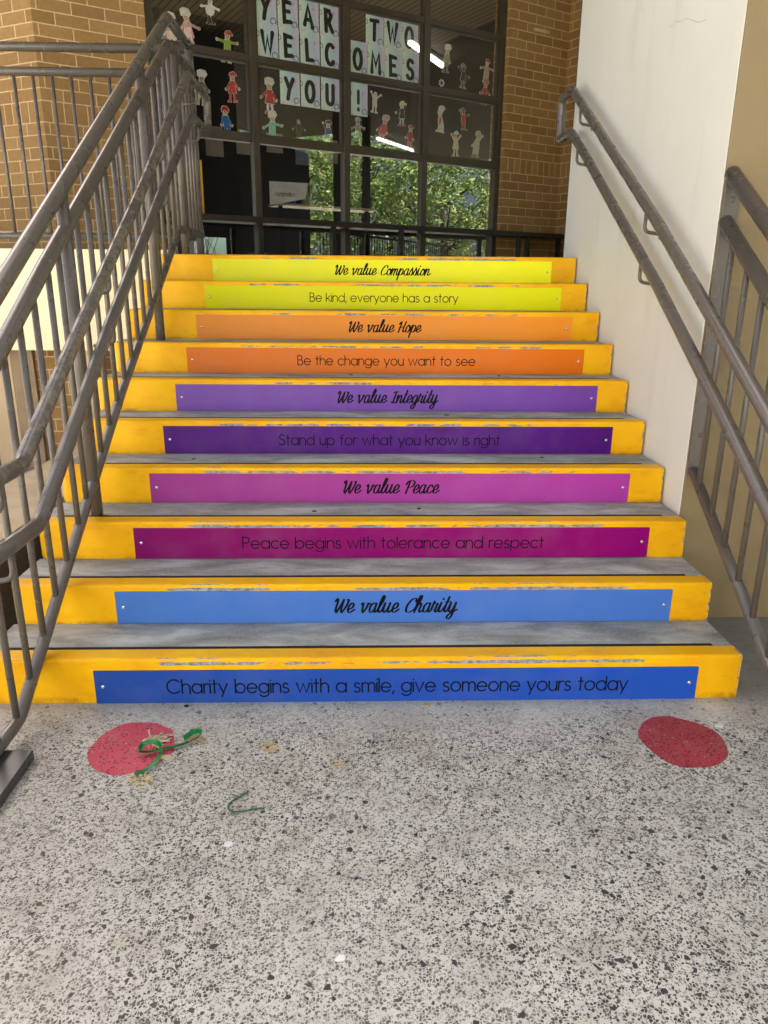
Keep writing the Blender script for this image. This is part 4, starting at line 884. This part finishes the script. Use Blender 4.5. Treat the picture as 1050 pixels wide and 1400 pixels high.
def dot(lab, cx, cy, rx, ry, seed, m):
    rnd = random.Random(seed); bm = bmesh.new(); n = 30; ph = [rnd.uniform(0, 6.3) for _ in range(4)]
    pl = []
    for k in range(n):
        a = 2*PI*k/n; q = 1+.025*math.sin(3*a+ph[0])+.02*math.sin(5*a+ph[1])+.012*math.sin(9*a+ph[2])+rnd.uniform(-.014, .014); pl.append((rx*q*math.cos(a), ry*q*math.sin(a)))
    prism(bm, pl, 0.0002, .0016); o = obj('painted_dot', bm, m, None, (cx, cy, GZ)); tag(o, lab, 'floor marking', 'red dots painted before the stairs')
dot('red painted dot on the paving, left one under the green ribbon', -.905, -.275, .139, .145, 3, mat_red('left_dot_paint', (168, 50, 66), (196, 76, 92)))
dot('red painted dot on the bare paving near the right end of the stairs', .955, -.272, .142, .148, 8, mat_red('right_dot_paint', (130, 34, 44), (160, 50, 60)))
def ribbon3(bm, pts, wdt, flat):
    """a strip on edge or lying, as curled gift ribbon"""
    pts = [Vector(p) for p in pts]; L_ = []
    for i, p in enumerate(pts):
        t = (pts[min(i+1, len(pts)-1)]-pts[max(i-1, 0)]).normalized(); f = flat[i]
        side = (t.cross(Vector((0, 0, 1))).normalized()*f+Vector((0, 0, 1))*(1-f)).normalized()*wdt/2
        L_.append((bm.verts.new(p-side), bm.verts.new(p+side)))
    for (a, b), (c, d) in zip(L_, L_[1:]): bm.faces.new((a, b, d, c))
    r = bmesh.ops.solidify(bm, geom=bm.faces[:], thickness=.0006)
def sp3(pts, n=6):
    P = [Vector(pts[0])]+[Vector(p) for p in pts]+[Vector(pts[-1])]; out = []
    for i in range(1, len(P)-2):
        for k in range(n):
            t = k/n; a, b, c, d = P[i-1:i+3]; out.append(.5*(2*b+(c-a)*t+(2*a-5*b+4*c-d)*t*t+(3*b-a-3*c+d)*t**3))
    out.append(P[-1]); return out
grn = mat_plain('green_gift_ribbon', (34, 168, 84), .25, .5, .3, 25)
pts = sp3([(-.853, -.425, .006), (-.815, -.40, .010), (-.793, -.35, .018), (-.80, -.31, .030), (-.83, -.292, .032), (-.862, -.30, .026), (-.862, -.325, .020), (-.83, -.32, .014), (-.79, -.295, .010), (-.755, -.285, .010), (-.715, -.262, .012), (-.685, -.245, .022), (-.69, -.225, .026), (-.715, -.225, .020), (-.74, -.245, .012)])
bm = bmesh.new(); ribbon3(bm, pts, .017, [0.97 if i < 14 else (0.30 if i < 36 else (0.9 if i < 60 else 0.45)) for i in range(len(pts))])
gr = obj('gift_ribbon', bm, grn, None, (0, 0, GZ)); tag(gr, 'curled shiny green ribbon lying across the left red dot', 'ribbon')
pts = sp3([(-.483, -.512, .004), (-.50, -.53, .004), (-.523, -.553, .005), (-.532, -.578, .005), (-.522, -.597, .004), (-.49, -.603, .006), (-.455, -.592, .005), (-.424, -.588, .004)])
bm = bmesh.new(); tube(bm, pts, .0022, 6); gs = obj('green_string', bm, mat_plain('green_string', (36, 96, 60), .6), None, (0, 0, GZ), smooth=True); tag(gs, 'thin dark green string bent into a hook on the paving', 'string')
def straw(lab, cx, cy, rx, ry, n, seed, name='raffia_clump', c=(226, 212, 178), ln=(.02, .05), kind='raffia'):
    rnd = random.Random(seed); bm = bmesh.new()
    for k in range(n):
        a = rnd.uniform(0, 2*PI); q = math.sqrt(rnd.random()); p = Vector((q*rx*math.cos(a), q*ry*math.sin(a), .002+.010*rnd.random()*(1-q))); d = rnd.gauss(0.2, .7); l_ = rnd.uniform(*ln)
        e = p+Vector((math.cos(d)*l_, math.sin(d)*l_, rnd.uniform(-.002, .006))); m = (p+e)/2+Vector((rnd.gauss(0, .004), rnd.gauss(0, .004), .004))
        e.z = max(e.z, .0015); tube(bm, [p, m, e], rnd.uniform(.0008, .002), 4)
    o = obj(name, bm, mat_plain('straw_'+str(seed), c, .8, .2, .25, 60), None, (cx, cy, GZ)); tag(o, lab, kind, 'dry straw scraps on the paving')
straw('frayed pale straw tuft on top of the left red dot', -.845, -.245, .035, .025, 60, 1)
straw('scattered yellowish straw bits below the left red dot', -.835, -.452, .045, .025, 70, 2, c=(222, 204, 158), ln=(.006, .02))
straw('yellowish crumbs on the paving right of the ribbon', -.45, -.285, .035, .03, 40, 3, c=(214, 192, 140), ln=(.004, .014))
straw('small brownish crumbs on the paving left of centre', -.225, -.38, .03, .02, 22, 4, c=(208, 188, 144), ln=(.004, .012))
straw('straw caught in the right end of the ribbon', -.715, -.245, .03, .015, 26, 5, c=(196, 170, 130), ln=(.015, .04))
def flake(lab, cx, cy, r, seed, c, name, cat, n=7, grp=None):
    rnd = random.Random(seed); bm = bmesh.new()
    prism(bm, [(r*rnd.uniform(.6, 1.1)*math.cos(2*PI*k/n), r*rnd.uniform(.4, .8)*math.sin(2*PI*k/n)) for k in range(n)], .0003, .003)
    for v in bm.verts: v.co.z += (v.co.x*.1+.001) if v.co.z > .002 else 0
    o = obj(name, bm, mat_plain('flake_%d' % seed, c, .8), None, (cx, cy, GZ)); tag(o, lab, cat, grp)
flake('cream paper scrap beside the curl of the green ribbon', -.775, -.335, .022, 4, (214, 190, 160), 'paper_scrap', 'scrap')
flake('white paint spot on the paving at the bottom centre', -.187, -1.096, .014, 5, (236, 236, 234), 'paint_spot', 'paint spot')
flake('white paint spot on the paving below the green string', -.506, -.729, .016, 6, (226, 224, 220), 'paint_spot', 'paint spot')
flake('black scrap at the foot of the royal blue sign', -.782, -.03, .012, 7, (30, 30, 32), 'litter_scrap', 'scrap')
flake('white scrap at the far edge of the right red dot', 1.125, -.185, .018, 8, (214, 210, 200), 'paper_scrap', 'scrap')
flake('tan leaf fragment at the foot of the stairs near the middle', .10, -.035, .014, 9, (196, 160, 80), 'leaf_fragment', 'leaf')
rnd = random.Random(5)
where = ['lowest', 'second', 'third', 'fourth', 'fifth', 'sixth']
for k, (i, x) in enumerate(((2, .12), (2, -.35), (3, .75), (3, -.95), (4, .3), (5, -.2), (5, .62))):
    bm = bmesh.new(); prism(bm, [(.012*rnd.uniform(.6, 1.1)*math.cos(2*PI*q/6), .008*rnd.uniform(.5, 1)*math.sin(2*PI*q/6)) for q in range(6)], .0004, .004)
    lab = ['dry leaf scrap near the middle of the third tread', 'dry leaf scrap left of centre on the third tread', 'dry leaf scrap near the right end of the fourth tread', 'dry leaf scrap near the left end of the fourth tread', 'dry leaf scrap right of centre on the fifth tread', 'dry leaf scrap left of centre on the sixth tread', 'dry leaf scrap right of centre on the sixth tread'][k]
    o = obj('leaf_fragment', bm, M['bark'], None, (x, i*TREAD+rnd.uniform(.14, .25), (i+1)*RISE)); tag(o, lab, 'leaf', 'leaf scraps on the stair treads')
